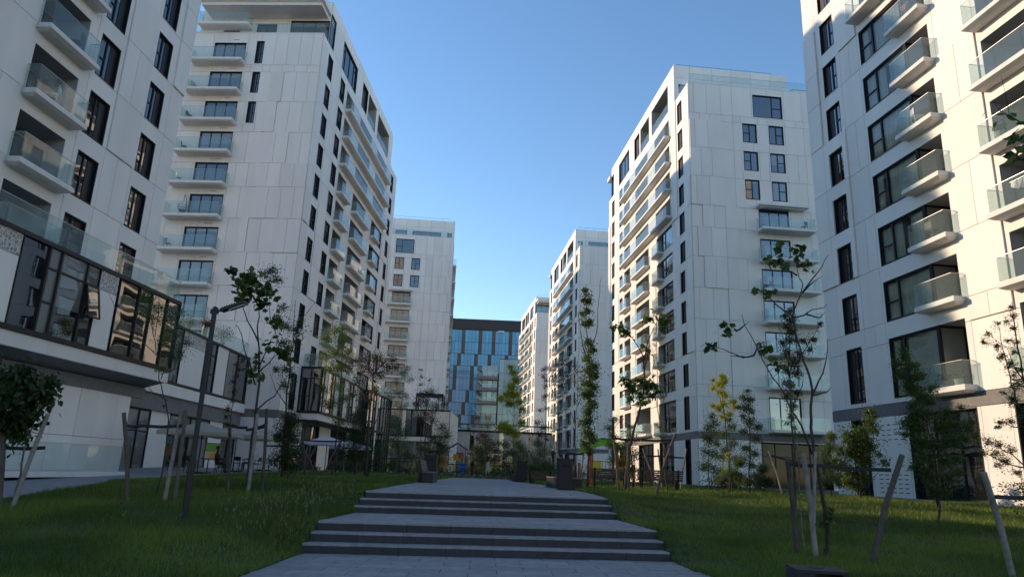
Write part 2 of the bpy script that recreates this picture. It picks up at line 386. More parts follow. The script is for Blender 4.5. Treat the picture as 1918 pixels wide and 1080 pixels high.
# ------------------------------------------------------------------ towers
T = lambda k: 43.2-3.1*k
LEN = 33.7
CACHE = {}
def cached(key, fn):
    if key not in CACHE: CACHE[key] = fn()
    return CACHE[key]
def window_mesh(F0, key, w, h, style, rev):
    def mk():
        mb = MB(); B = lambda *a, **k: mb.box(*a, F=lambda p, d, z: F0(p, d, z), **k)
        t = .055
        B(0, t, -rev, .045, 0, h); B(w-t, w, -rev, .045, 0, h); B(t, w-t, -rev, .045, h-t, h); B(t, w-t, -rev, .06, 0, t)
        f0, f1 = -rev, -rev+.09; c = .06
        B(t, t+c, f0, f1, t, h-t); B(w-t-c, w-t, f0, f1, t, h-t); B(t+c, w-t-c, f0, f1, h-t-c, h-t); B(t+c, w-t-c, f0, f1, t, t+c)
        if style in ('narrow', 'narrow_n'):
            X = (lambda q: q) if style == 'narrow' else (lambda q: w-q)
            BB = lambda p0, p1, *r: B(min(X(p0), X(p1)), max(X(p0), X(p1)), *r)
            BB(w*.43-.035, w*.43+.035, f0, f1+.01, t+c, h-t-c); BB(t+c, w*.43-.035, f0, f1, h*.47, h*.47+.07); BB(w*.62, w-t-c, f0, f1-.02, t+c, h-t-c)
        elif style == 'corner':
            m = w*.70; B(m-.05, m+.05, f0, f1+.01, t+c, h-t-c); B(m+.05, w-t-c, f0, f1, h*.45, h*.45+.07)
        elif style == 'two':
            m = w*.5; B(m-.04, m+.04, f0, f1+.01, t+c, h-t-c); B(t+c, m-.04, f0, f1, h*.5, h*.5+.07)
        elif style == 'two_r':
            m = w*.5; B(m-.04, m+.04, f0, f1+.01, t+c, h-t-c); B(m+.04, w-t-c, f0, f1, h*.5, h*.5+.07)
        elif style == 'three':
            m = w*.66; B(m-.04, m+.04, f0, f1+.01, t+c, h-t-c); B(m+.04, w-t-c, f0, f1, h*.45, h*.45+.07)
        elif style == 'four':
            for q in (.2, .5, .8): B(w*q-.035, w*q+.035, f0, f1+.01, t+c, h-t-c)
            B(t+c, w*.2-.035, f0, f1, h*.72, h*.72+.06); B(w*.8+.035, w-t-c, f0, f1, h*.72, h*.72+.06)
        elif style == 'door':
            for q in (.36, .68): B(w*q-.04, w*q+.04, f0, f1+.01, t+c, h-t-c)
        elif style == 'shop':
            n = max(1, int(round(w/1.5)))
            for q in range(1, n): B(w*q/n-.04, w*q/n+.04, f0, f1+.01, t+c, h-t-c)
            B(t+c, w-t-c, f0+.01, f1-.01, 2.75, 2.83)
        return mb.mesh('window', M['frame'])
    return cached(('w',)+key+(round(w, 2), round(h, 2), style, rev), mk)
def pane_mesh(F0, key, w, h, d, mt, n='pane'):
    def mk():
        mb = MB(); mb.box(.06, w-.06, d-.03, d, .06, h-.06, F=F0); return mb.mesh(n, M[mt])
    return cached(('p',)+key+(round(w, 2), round(h, 2), d, mt), mk)
class Face:
    def __init__(s, tower, F, key, obj, org=None):
        s.F = F; s.key = key; s.obj = obj; s.holes = []; s.off = F(0, 0, 0)
        o = s.off; s.F0 = lambda p, d, z: tuple(a-b for a, b in zip(F(p, d, z), o))
    def window(s, p0, p1, z0, z1, style='narrow', rev=.2, pane='pane', cut=True, d=0):
        w, h = p1-p0, z1-z0
        if cut: s.holes.append((p0, p1, z0, z1))
        o = link('window', window_mesh(s.F0, s.key, w, h, style, rev), s.obj, s.F(p0, d, z0))
        link('pane', pane_mesh(s.F0, s.key, w, h, -rev+.045, pane), o)
        return o
    def loggia(s, p0, p1, z0, z1, depth=1.7, door=True):
        s.holes.append((p0, p1, z0, z1)); w, h = p1-p0, z1-z0
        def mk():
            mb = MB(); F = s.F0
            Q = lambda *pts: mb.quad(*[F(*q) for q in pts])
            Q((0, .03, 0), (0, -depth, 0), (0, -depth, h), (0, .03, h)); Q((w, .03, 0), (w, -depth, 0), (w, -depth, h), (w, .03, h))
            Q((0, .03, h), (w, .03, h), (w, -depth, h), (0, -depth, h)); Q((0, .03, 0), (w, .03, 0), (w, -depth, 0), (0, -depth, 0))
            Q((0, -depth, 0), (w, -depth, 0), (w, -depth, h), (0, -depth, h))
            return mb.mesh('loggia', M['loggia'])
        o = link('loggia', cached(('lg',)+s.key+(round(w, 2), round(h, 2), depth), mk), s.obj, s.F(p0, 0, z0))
        if door:
            a, b = w*.18, w*.88
            wd = link('sliding_door', window_mesh(s.F0, s.key, b-a, h-.15, 'door', .06), o, s.F0(a, -depth+.09, 0))
        if door:
            link('pane', pane_mesh(s.F0, s.key, b-a, h-.15, -.02, 'pane'), o, s.F0(a, -depth+.09, 0))
        return o
    def balcony(s, p0, p1, zf, out, rail=True, sides=(1, 1), name='balcony', lo=False):
        w = p1-p0
        def mk():
            mb = MB(); F = s.F0
            mb.box(.0, w, -.02, out, -.20, .0, F=F); mb.box(.05, w-.05, .04, out-.05, 0, .05, F=F)
            i = .16
            P = [(0, -.0), (w, 0), (w, out), (0, out)]; q = [(i, 0), (w-i, 0), (w-i, out-i*1.3), (i, out-i*1.3)]
            for a in range(4):
                b = (a+1) % 4; mb.quad(F(P[a][0], P[a][1], -.20), F(P[b][0], P[b][1], -.20), F(q[b][0], q[b][1], -.30), F(q[a][0], q[a][1], -.30))
            mb.quad(*[F(x, y, -.30) for x, y in q])
            return mb.mesh(name, M['slab'])
        o = link(name, cached(('bl',)+s.key+(round(w, 2), out, name), mk), s.obj, s.F(p0, 0, zf))
        if rail:
            def mr():
                mb = MB(); F = s.F0; n = max(1, int(round(w/1.6))); e = .06; g_ = .012
                for k in range(n):
                    a = e+(w-2*e)*k/n; b = e+(w-2*e)*(k+1)/n
                    mb.box(a+g_, b-g_, out-.09, out-.07, .0, 1.13, F=F, mi=0)
                for x, on in ((e, sides[0]), (w-e-.02, sides[1])):
                    if on: mb.box(x, x+.02, .0, out-.10, .0, 1.13, F=F, mi=0)
                mb.box(e, w-e, out-.095, out-.065, 1.132, 1.15, F=F, mi=1)
                for x, on in ((e, sides[0]), (w-e-.02, sides[1])):
                    if on: mb.box(x-.003, x+.023, .0, out-.10, 1.132, 1.15, F=F, mi=1)
                return mb.mesh('glass_railing', [M['rail'], M['steel']])
            link('glass_railing', cached(('rl',)+s.key+(round(w, 2), out, sides), mr), o)
        return o
def finish_face(face, plen, zb, zt, pj, zj, proud, name='wall', p_start=0., stag=True):
    """backing wall with openings + separate cladding panels with open joints"""
    F = face.F; H_ = face.holes
    ps = sorted(set([p_start, plen]+[x for h in H_ for x in h[:2] if p_start < x < plen])); zs = sorted(set([zb, zt]+[x for h in H_ for x in h[2:] if zb < x < zt]))
    def inh(p, z): return any(h[0] < p < h[1] and h[2] < z < h[3] for h in H_)
    mb = MB()
    for a, b in zip(ps, ps[1:]):
        for c, d in zip(zs, zs[1:]):
            if not inh((a+b)/2, (c+d)/2): mb.quad(F(a, 0, c), F(b, 0, c), F(b, 0, d), F(a, 0, d))
    link(name, mb.mesh(name, M['joint']), face.obj)
    # panels
    cnt = 0; blank = MB()
    for zi, (z0, z1) in enumerate(zip(zj, zj[1:])):
        pjs = pj(zi) if callable(pj) else pj
        for a, b in zip(pjs, pjs[1:]):
            J = .013; A, B, C, D = a+J, b-J, z0+J, z1-J
            if B-A < .03 or D-C < .03: continue
            hs = [h for h in H_ if h[0] < B and h[1] > A and h[2] < D and h[3] > C]
            xs = sorted(set([A, B]+[x for h in hs for x in h[:2] if A < x < B])); zz = sorted(set([C, D]+[x for h in hs for x in h[2:] if C < x < D]))
            cells = {}
            for i in range(len(xs)-1):
                for j in range(len(zz)-1):
                    pc, zc = (xs[i]+xs[i+1])/2, (zz[j]+zz[j+1])/2
                    if not any(h[0] < pc < h[1] and h[2] < zc < h[3] for h in hs): cells[(i, j)] = 1
            if not cells: continue
            dd = .04
            cp, cz = (A+B)/2, (C+D)/2
            for r in proud:
                if r[0] < cp < r[1] and r[2] < cz < r[3]: dd = .04+r[4]
            W = face.obj_world(F(cp, 0, cz)); vis = inview(*W, mg=260)
            mb = MB() if vis else blank
            F0 = (lambda q: (lambda p, d, z: tuple(u-w for u, w in zip(F(p, d, z), q))))(F(A, 0, C)) if vis else F
            for (i, j) in cells:
                x0, x1, y0, y1 = xs[i], xs[i+1], zz[j], zz[j+1]
                mb.quad(F0(x0, dd, y0), F0(x1, dd, y0), F0(x1, dd, y1), F0(x0, dd, y1))
                if (i-1, j) not in cells: mb.quad(F0(x0, dd, y0), F0(x0, dd, y1), F0(x0, .001, y1), F0(x0, .001, y0))
                if (i+1, j) not in cells: mb.quad(F0(x1, dd, y0), F0(x1, dd, y1), F0(x1, .001, y1), F0(x1, .001, y0))
                if (i, j-1) not in cells: mb.quad(F0(x0, dd, y0), F0(x1, dd, y0), F0(x1, .001, y0), F0(x0, .001, y0))
                if (i, j+1) not in cells: mb.quad(F0(x0, dd, y1), F0(x1, dd, y1), F0(x1, .001, y1), F0(x0, .001, y1))
            if vis: link('facade_panel', mb.mesh('facade_panel', M['panel']), face.obj, F(A, 0, C)); cnt += 1
    if blank.v: link('facade_cladding', blank.mesh('facade_cladding', M['panel']), face.obj, kind='stuff')
    return cnt
ZJ_HI = [41.16, 37.75, 37.0, 33.9, 30.8, 27.7]; ZJ_LO = [25.4, 22.4, 19.25, 16.2, 13.1, 10.0, 8.9, 5.72]
def tower(label, ox, oy, a, s, near, kc, kf, wfront=13., curtains=False, ground=True, podium_h=None, vis_front=True):
    """near: 'A' or 'Z' end faces the camera; kc: last floor with continuous balconies; kf: first floors without front balconies"""
    a = radians(a)
    t = thing('residential_tower', label, 'apartment building', (ox, oy, 0), -a, 'white apartment towers along the garden')
    R = Matrix.Rotation(-a, 4, 'Z')
    def ow(P): v = R @ Vector(P); return (v.x+ox, v.y+oy, v.z)
    if near == 'A': U_ = lambda p: p
    else: U_ = lambda p: LEN-p
    FS = lambda u, d, z: (-s*d, u, z); FFr = lambda v, d, z: (s*v, -d, z)
    side = Face(t, FS, ('s', s), t); side.obj_world = ow
    front = Face(t, FFr, ('f', s), t); front.obj_world = ow
    def S(p0, p1): return tuple(sorted((U_(p0), U_(p1))))
    zb = .0
    for k in range(1, 12):
        top = T(k)+(.2 if k == 1 else 0); bot = T(k)-2.2 if k < 11 else 5.95
        for c in ((1.85, 3.3), (6.05, 7.6), (30.35, 31.8)):
            if k == 1 and False: continue
            u0, u1 = S(*c); side.window(u0, u1, bot, top, 'narrow_n' if (s < 0 and near == 'A') else 'narrow', .17)
        lz = T(k)-2.25 if k < 11 else 6.1
        for ci, c in enumerate(((8.5, 11.35), (14.1, 19.5))):
            u0, u1 = S(*c); side.loggia(u0, u1, lz, T(k))
            if k > kc: side.balcony(u0-.2, u1+.3, lz, .7)
        if k <= kc:
            u0, u1 = S(22.4, 27.6); side.loggia(u0, u1, lz, T(k)); b0, b1 = S(8.3, 28.1); side.balcony(b0, b1, lz, .75)
        else:
            # corner-glass bay window: flush glazing toward the Z end, recess + small balcony toward the middle
            g0, g1 = S(24.35, 27.95); r0, r1 = S(22.55, 24.35); zt_ = T(k); zb_ = (T(k)-2.2 if k < 11 else 5.95)
            side.window(g0, g1, zb_, zt_, 'corner', .12, pane='clear' if curtains else 'pane')
            side.loggia(r0, r1, zb_, zt_, 1.5, door=False)
            # return glazing on the recess side
            uu = g0 if r0 < g0 else g1
            def mk(sg=(1 if r0 < g0 else -1), h=zt_-zb_):
                mb = MB(); F = side.F0
                mb.box(-.03*sg, -.10*sg, -1.4, .04, 0, .08, F=F); mb.box(-.03*sg, -.10*sg, -1.4, .04, h-.09, h, F=F)
                for d in (-.04, -1.4): mb.box(-.03*sg, -.10*sg, d-.05, d+.06, .08, h-.09, F=F)
                return mb.mesh('return_window', M['frame'])
            rw = link('return_window', cached(('rw', s, r0 < g0, round(zt_-zb_, 2)), mk), t, FS(uu, 0, zb_))
            def mk2(sg=(1 if r0 < g0 else -1), h=zt_-zb_):
                mb = MB(); mb.box(-.05*sg, -.07*sg, -1.35, -.02, .08, h-.09, F=side.F0); return mb.mesh('pane', M['clear' if curtains else 'pane'])
            link('pane', cached(('rp', s, r0 < g0, round(zt_-zb_, 2), curtains), mk2), rw)
            bb = (g0-2.05, g0+.6) if r0 < g0 else (g1-.6, g1+2.05)
            side.balcony(bb[0], bb[1], zb_+.03, .68)
            if curtains:
                mb = MB(); F = side.F0; w = g1-g0; hh = zt_-zb_-.14; i0 = .25; n = 70
                rr = random.Random(k)
                seg = [(0, .35), (.55, 1)] if k % 3 == 0 else ([(0, 1)] if k % 3 == 1 else [(0.05, .7), (.86, 1)])
                for (q0, q1) in seg:
                    pr = None
                    for q in range(n+1):
                        f = q0+(q1-q0)*q/n; x = .1+(w-.2)*f; d = -.22-.05*sin(f*w*26+rr.random()*.4)
                        if pr: mb.quad(F(pr[0], pr[1], .07), F(x, d, .07), F(x, d, hh), F(pr[0], pr[1], hh))
                        pr = (x, d)
                link('curtain', mb.mesh('curtain', M['curtain']), t, FS(g0, 0, zb_))
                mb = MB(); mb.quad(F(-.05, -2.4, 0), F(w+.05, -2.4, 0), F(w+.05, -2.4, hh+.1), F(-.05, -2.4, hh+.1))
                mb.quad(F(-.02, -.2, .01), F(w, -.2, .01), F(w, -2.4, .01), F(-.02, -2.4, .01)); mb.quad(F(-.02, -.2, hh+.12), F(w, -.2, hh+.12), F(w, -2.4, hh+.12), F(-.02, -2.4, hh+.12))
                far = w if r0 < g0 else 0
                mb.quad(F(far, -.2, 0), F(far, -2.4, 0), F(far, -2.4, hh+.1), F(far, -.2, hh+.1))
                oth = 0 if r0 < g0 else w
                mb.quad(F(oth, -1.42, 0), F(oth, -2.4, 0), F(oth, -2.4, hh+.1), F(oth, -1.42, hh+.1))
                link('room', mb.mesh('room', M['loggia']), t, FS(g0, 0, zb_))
    # penthouse on the street face
    u0, u1 = S(5.85, 11.3); side.window(u0, u1, 41.25, 44.42, 'four', .15)
    u0, u1 = S(13.8, 16.15); side.window(u0, u1, 41.35, 44.42, 'narrow', .25)
    for c in ((16.6, 20.3), (21.4, 27.5)):
        u0, u1 = S(*c); side.loggia(u0, u1, 41.2, 44.45, 1.9)
        mb = MB(); w = u1-u0; mb.box(0, w, -.04, -.02, 0, 1.1, F=side.F0, mi=0); mb.box(0, w, -.045, -.015, 1.1, 1.12, F=side.F0, mi=1)
        link('glass_railing', mb.mesh('glass_railing', [M['rail'], M['steel']]), t, FS(u0, 0, 41.2))
    pa, pb = S(1.5, 29.6)
    # corner glass at the A end
    cu = S(1.5, 3.0); side.window(cu[0], cu[1], 41.2, 44.45, 'none', .1)
    # ground floor openings
    if ground:
        for c, st_ in (((14.7, 20.5), 'shop'), ((22.5, 27.1), 'shop'), ((30.4, 31.9), 'narrow'), ((6.0, 11.), 'shop'), ((1.9, 3.4), 'narrow')):
            u0, u1 = S(*c); side.window(u0, u1, .95, 5.06, st_, .3)
    # ---------------- front (end) face
    upper_d = -pa if near == 'A' else -pa    # set-back of the penthouse front
    if near == 'Z':
        front.window(6.87, 10.05, 37.85, 40.4, 'three', .15)
        for k in range(2, 12):
            if k <= kf:
                front.window(5.63, 7.15, T(k)-2.12, T(k), 'two', .12); front.window(8.45, 10.02, T(k)-2.12, T(k), 'two_r', .12)
            else:
                lz = T(k)-2.25 if k < 11 else 6.05
                front.window(6.87, 10.0, lz, T(k), 'door', .12); front.balcony(6.6, 12.15, lz, 1.3)
                if k == kf+1:
                    mb = MB(); mb.box(0, 5.1, 0, 1.0, 0, .22, F=front.F0); mb.box(.3, 4.8, .0, .7, -.12, 0, F=front.F0); link('canopy', mb.mesh('canopy', M['slab']), t, FFr(6.6, 0, T(k)+.12))
        if ground:
            front.window(5.9, 12.6, .95, 5.0, 'shop', .8, pane='shopg')
    else:
        for k in range(1, 4): front.window(5.6, 6.35, T(k)-2.2, T(k)+(.2 if k == 1 else 0), 'narrow', .15)
        for k in range(1, 12):
            lz = T(k)-2.25 if k < 11 else 6.05
            front.window(7.35, 10.45, lz, T(k), 'door', .15); front.balcony(7.1, 12.2, lz, 1.15)
        front.balcony(7.0, 12.0, 41.75, 1.0)
        for k in range(1, 12):
            mb = MB()
            for q in range(4): mb.box(8.1+q*.16, 8.22+q*.16, .04, .052, T(k)+.32, T(k)+.37, F=FFr)
            link('wall_vent', mb.mesh('wall_vent', M['band']), t)
        if ground: front.window(3.5, 12., .95, 5.0, 'shop', .3)
    W_ = wfront
    # side panel joints (u)
    base_p = [0, 1.25, 3.55, 5.75, 7.9, 11.6, 13.75, 16.8, 19.75, 22.2, 28.15, 29.95, 32.3, 33.7]
    def pjs(zi):
        b = list(base_p)
        if zi % 2: b = [0, 1.25, 3.55, 4.7, 5.75, 7.9, 11.6, 12.7, 13.75, 16.8, 19.75, 21, 22.2, 28.15, 29.0, 29.95, 32.3, 33.7]
        return sorted(U_(x) for x in b)
    PRs = [(-.1, 1.3, 22.4, 37, .10), (3.5, 5.8, 16.2, 25.4, .07), (11.6, 13.8, 5.7, 22.4, .07), (19.7, 22.3, 8.9, 22.4, .08), (29.9, 33.8, 13.1, 22.4, .09), (32.2, 33.8, 22.4, 30.9, .12), (27.9, 30.0, 27.7, 41.2, .08)]
    PRs = [(*sorted((U_(r[0]), U_(r[1]))), *r[2:]) for r in PRs]
    zj = [.30, 5.08] if podium_h is None else [.3, podium_h]
    zjs = sorted(ZJ_HI+ZJ_LO)
    n1 = finish_face(side, LEN, 0., 41.16, pjs, zjs, PRs)
    pent = Face(t, FS, ('s', s), t); pent.obj_world = ow; pent.holes = side.holes
    n1 += finish_face(pent, pb, 41.16, 45.7, sorted([pa, pb]+[U_(x) for x in (5.6, 11.5, 13.6, 16.4, 20.45, 21.2, 27.7)]), [41.16, 44.6, 45.7], [], name='penthouse_wall', p_start=pa)
    gpj = sorted([0, LEN]+[U_(x) for x in (3.6, 5.8, 11.2, 14.5, 20.7, 22.3, 27.3, 30.2, 32.1)])
    n1 += finish_face(side, LEN, 0., .31, gpj, [.30, .95, 5.08], [], name='plinth')
    # front panels
    fj = [0, 1.1, 2.25, 3.42, 4.62, 5.45, 7.3, 8.3, 10.2, 11.4, 12.3, W_]
    if near == 'A': fj = [0, 1.2, 2.4, 3.6, 4.75, 5.45, 6.6, 8.0, 9.3, 10.7, 12.3, W_]
    fj2 = [0, .55, 1.9, 3.42, 4.62, 6.7, 8.4, 10.2, 12.2, W_] if near == 'Z' else [0, .9, 2.1, 3.3, 4.5, 5.9, 7.2, 9., 10.6, W_]
    PRf = [(0, 3.42, 27.7, 36.99, .10), (.55, 4.62, 19.25, 27.7, .08), (3.42, 4.7, 8.9, 19.25, .08)] if near == 'Z' else [(3.55, 5.0, 30.8, 36.99, .09), (0, 2.4, 19.25, 27.7, .08), (2.4, 4.5, 22.4, 30.8, .07), (4.4, 6.0, 13.1, 22.4, .07)]
    n2 = finish_face(front, W_, 0., 41.16, lambda zi: fj2 if zi % 2 == 0 else fj, zjs, PRf)
    n2 += finish_face(front, W_, 0., .31, [0, 3.4, 5.8, 12.7, W_], [.30, .95, 5.08], [], name='plinth')
    # penthouse front, set back from the parapet
    def FU(v, d, z): return (s*v, pa-d, z)
    pf = Face(t, FU, ('f', s), t); pf.obj_world = ow
    if near == 'Z':
        for c, hh in (((2.4, 7.6), 2.0), ((8.6, 10.7), 2.0), ((12.2, 14.2), 2.0), ((.45, 1.3), 2.0)): pf.window(c[0], c[1], 41.5 if ox < 0 or oy > 100 else 42.3, 43.4, 'door', .08)
    else:
        pf.window(.05, 3.95, 41.2, 43.6, 'door', .1); pf.window(5.3, 7.3, 41.2, 43.2, 'two', .1); pf.window(9., 10.6, 41.2, 43.2, 'two', .1)
    finish_face(pf, W_, 41.16, 45.7, [0, 1.8, 4.3, 6.5, 8.8, 11., W_], [41.16, 44.2, 45.7], [], name='penthouse_wall')
    # parapet glass of the terrace
    mb = MB(); e = .12; w = W_-e
    n = 9
    for q in range(n): mb.box(e+(w-e)*q/n+.01, e+(w-e)*(q+1)/n-.01, -.14, -.12, 0, 1.1, F=front.F0, mi=0)
    mb.box(e, w, -.145, -.115, 1.1, 1.12, F=front.F0, mi=1)
    if pa > 1: mb.quad(*[side.F0(*q) for q in ((.14, -e, 0), (pa-.02, -e, 0), (pa-.02, -e, 1.1), (.14, -e, 1.1))])
    link('glass_railing', mb.mesh('glass_railing', [M['rail'], M['steel']]), t, (0, 0, 41.2))
    # overhanging roof at the A end
    mb = MB()
    if near == 'A': mb.box(-.02, 12.2, -pa-.05, .95, 44.15, 44.75, F=FFr); mb.box(.25, 12.0, -pa-.05, .7, 43.8, 44.15, F=FFr)
    else:
        mb.box(-.3, 12.5, 0, 1.6, 44.2, 44.75, F=lambda v, d, z: (s*v, pb+d, z))
    link('roof_overhang', mb.mesh('roof_overhang', M['slab']), t)
    # roof, terraces, back and far walls
    mb = MB(); x1 = s*16.5
    def Bx(xa, xb, ya, yb, za, zb_): mb.box(min(xa, xb), max(xa, xb), ya, yb, za, zb_)
    mb.quad((0, .0, 41.155), (s*W_, 0, 41.155), (s*W_, LEN, 41.155), (0, LEN, 41.155))
    mb.quad((0, pa, 45.6), (s*W_, pa, 45.6), (s*W_, pb, 45.6), (0, pb, 45.6))
    mb.quad((s*W_, 0, 0), (s*W_, LEN, 0), (s*W_, LEN, 41.155), (s*W_, 0, 41.155))
    mb.quad((s*W_, pa, 41.1), (s*W_, pb, 41.1), (s*W_, pb, 45.7), (s*W_, pa, 45.7))
    mb.quad((0, LEN, 0), (s*W_, LEN, 0), (s*W_, LEN, 41.155), (0, LEN, 41.155)); mb.quad((0, pb, 41.1), (s*W_, pb, 41.1), (s*W_, pb, 45.7), (0, pb, 45.7))
    link('roof', mb.mesh('roof', M['wallw']), t)
    # coping strips and safety rail
    mb = MB(); mb.box(-.03, .30, pa-.03, pb+.03, 45.7, 45.78, F=lambda q, u, z: (s*q, u, z)); mb.box(-.05, W_, -.05, .12, 41.16, 41.24, F=lambda v, u, z: (s*v, u, z))
    link('coping', mb.mesh('coping', M['slab']), t)
    mb = MB(); yy = pa+1.0
    for q in range(8): mb.tube([(s*(.6+q*1.6), yy, 45.6), (s*(.6+q*1.6), yy, 46.5)], .02, 4)
    mb.tube([(s*.6, yy, 46.5), (s*11.8, yy, 46.5)], .02, 4); link('roof_railing', mb.mesh('roof_railing', M['frame2']), t)
    # stone band above the ground floor
    mb = MB(); q = 0
    L0 = 0
    while L0 < LEN:
        L1 = min(L0+3.9, LEN); mb.box(L0+.005, L1-.005, .0, .05, 5.1, 5.70, F=FS); L0 = L1
    L0 = .0
    while L0 < W_: L1 = min(L0+3.2, W_); mb.box(L0-(.055 if L0 == 0 else -.005), L1-.005, .0, .055, 5.1, 5.70, F=FFr); L0 = L1
    link('stone_band', mb.mesh('stone_band', M['band']), t)
    # neighbour wing seen behind the outer edge of the front
    def FW_(v, d, z): return (s*v, 3.0-d, z)
    wing = Face(t, FW_, ('f', s), t); wing.obj_world = ow
    if near == 'A':
        for k in range(1, 12): wing.loggia(W_+.6, W_+4.6, T(k)-2.3, T(k)-.1, 1.2); 
        for k in range(1, 12): wing.balcony(W_+.3, W_+5, T(k)-2.3, .9)
    else:
        for k in range(1, 12): wing.window(W_+.1, W_+.75, T(k)-2.2, T(k), 'narrow', .1)
    finish_face(wing, W_+6, 0., 43.4, [W_, W_+.9, W_+3, W_+6], [.3, 5.1]+sorted(ZJ_LO)[1:]+sorted(ZJ_HI)+[43.3], [], name='wing_wall', p_start=W_)
    mb = MB(); mb.quad((s*W_, 3, 43.4), (s*(W_+6), 3, 43.4), (s*(W_+6), LEN-4, 43.4), (s*W_, LEN-4, 43.4)); mb.quad((s*(W_+6), 3, 0), (s*(W_+6), LEN-4, 0), (s*(W_+6), LEN-4, 43.4), (s*(W_+6), 3, 43.4)); mb.quad((s*W_, LEN-4, 0), (s*(W_+6), LEN-4, 0), (s*(W_+6), LEN-4, 43.4), (s*W_, LEN-4, 43.4))
    link('wing_roof', mb.mesh('wing_roof', M['wallw']), t)
    # down pipes beside the loggias (thin dark shadow joints in the photo)
    t['panels'] = n1+n2
    return t, side, front, U_
TL1 = tower('white apartment tower standing nearest on the left behind the black glazed bay', -21.94, 4.06, 3.14, -1, 'Z', 3, 4, ground=False)
TL2 = tower('white apartment tower on the left with stacked end balconies and overhanging roof slab', -18.86, 58.52, 3.2, -1, 'A', 3, 3)
TR1 = tower('white apartment tower nearest on the right with curtained corner windows and green glass balconies', 23.53, 8.79, -6.83, 1, 'A', 4, 4, curtains=True)
TR2 = tower('white apartment tower second on the right with roof terrace and side half in shade', 17.38, 64.52, -5.59, 1, 'Z', 4, 4)
TR3 = tower('white apartment tower third on the right behind the tall slender tree', 11.91, 119.34, -5.61, 1, 'Z', 5, 9)
TR4 = tower('white apartment tower farthest on the right beside the blue glass office', 6.62, 174.6, -6.65, 1, 'A', 5, 4)
TL3 = tower('white apartment tower on the left farther back in front of the office', -10.62, 117.9, -5.2, -1, 'Z', 4, 3, wfront=14.5)
# slot vents on the right towers
def vents(tw, p0, p1, z0, z1, rows, cols, w=.28, face=None):
    t, side, front, U_ = tw; f = face or side
    a, b = sorted((U_(p0), U_(p1))) if face is None else (p0, p1)
    mb = MB()
    for i in range(rows):
        for j in range(cols):
            x = a+(b-a)*(j+.5)/cols; z = z0+(z1-z0)*(i+.5)/rows; mb.box(x-w/2, x+w/2, .03, .046, z-.022, z+.022, F=f.F0 if False else f.F)
    link('vent_slots', mb.mesh('vent_slots', M['frame']), t)
vents(TR1, 27.4, 29.9, 3.75, 4.75, 4, 5); vents(TR1, 27.4, 29.9, 1.1, 2.2, 5, 5); vents(TR2, .4, 1.9, 3.9, 4.8, 5, 4, .12, face=TR2[2]); vents(TR2, .4, 1.9, 3.9, 4.8, 5, 4, .12, face=TR2[2]) if False else None
# ------------------------------------------------------------------ glazed podiums
def glazed_front(t, P0, P1, z0, z1, cells, transom=None, tz=None, out=None):
    """cells: list of (f0,f1,kind) along P0->P1, kind g=glass, p=white panel, o=ornament panel, G=glass with transoms"""
    P0 = Vector((*P0, 0)); P1 = Vector((*P1, 0)); d = (P1-P0); ln = d.length; d.normalize(); nrm = Vector((d.y, -d.x, 0))
    if out is not None and nrm.dot(Vector(out)) < 0: nrm = -nrm
    F = lambda p, q, z: tuple(P0+d*p+nrm*q+Vector((0, 0, z)))
    for (a, b, kd) in cells:
        a *= ln; b *= ln
        if kd in 'gGh':
            mb = MB(); w = .05
            mb.box(a, a+w, -.02, .09, z0+.12, z1-.12, F=F); mb.box(b-w, b, -.02, .09, z0+.12, z1-.12, F=F)
            if kd == 'G':
                mb.box(a+w, b-w, -.02, .06, z1-1.02, z1-.94, F=F); mb.box(a+w, b-w, -.02, .06, z0+1.35, z0+1.43, F=F)
            if kd == 'h': mb.box(a+w, b-w, -.02, .06, z1-1.02, z1-.94, F=F)
            o = link('window', mb.mesh('window', M['frame']), t)
            mb = MB(); mb.box(a+w, b-w, -.01, .01, z0+.12, z1-.12, F=F); link('pane', mb.mesh('pane', M['pane']), o)
            if kd in 'Gh' or (b-a) > 1.2:
                mb = MB(); mb.box(a+w, b-w, -.03, -.015+.03, z1-.94, z1-.14, F=F); 
        else:
            mb = MB(); zz = z1-.12
            if kd == 'o':
                mb.box(a+.01, b-.01, 0, .05, z0+.12, z1-1.02, F=F); link('white_panel', mb.mesh('white_panel', M['panel']), t)
                mb = MB(); mb.box(a+.01, b-.01, 0, .05, z1-1.0, z1-.12, F=F); link('ornament_panel', mb.mesh('ornament_panel', M['orn']), t)
            else:
                mb.box(a+.01, b-.01, 0, .05, z0+.12, z1-.12, F=F); link('white_panel', mb.mesh('white_panel', M['panel']), t)
    mb = MB(); mb.box(-.06, ln+.06, -.05, .13, z1-.12, z1+.06, F=F); mb.box(-.06, ln+.06, -.05, .15, z0-.08, z0+.12, F=F)
    mb.box(-.06, .0, -.05, .12, z0+.12, z1-.12, F=F); mb.box(ln, ln+.06, -.05, .12, z0+.12, z1-.12, F=F)
    link('black_frame', mb.mesh('black_frame', M['frame']), t)
    return F, ln
def rail_line(t, F, a, b, z, d=-.1, h=1.12, seg=1.7):
    n = max(1, round((b-a)/seg)); mb = MB()
    for k in range(n): mb.box(a+(b-a)*k/n+.012, a+(b-a)*(k+1)/n-.012, d, d+.02, z, z+h, F=F, mi=0)
    mb.box(a, b, d-.004, d+.024, z+h, z+h+.018, F=F, mi=1)
    link('glass_railing', mb.mesh('glass_railing', [M['rail'], M['steel']]), t)
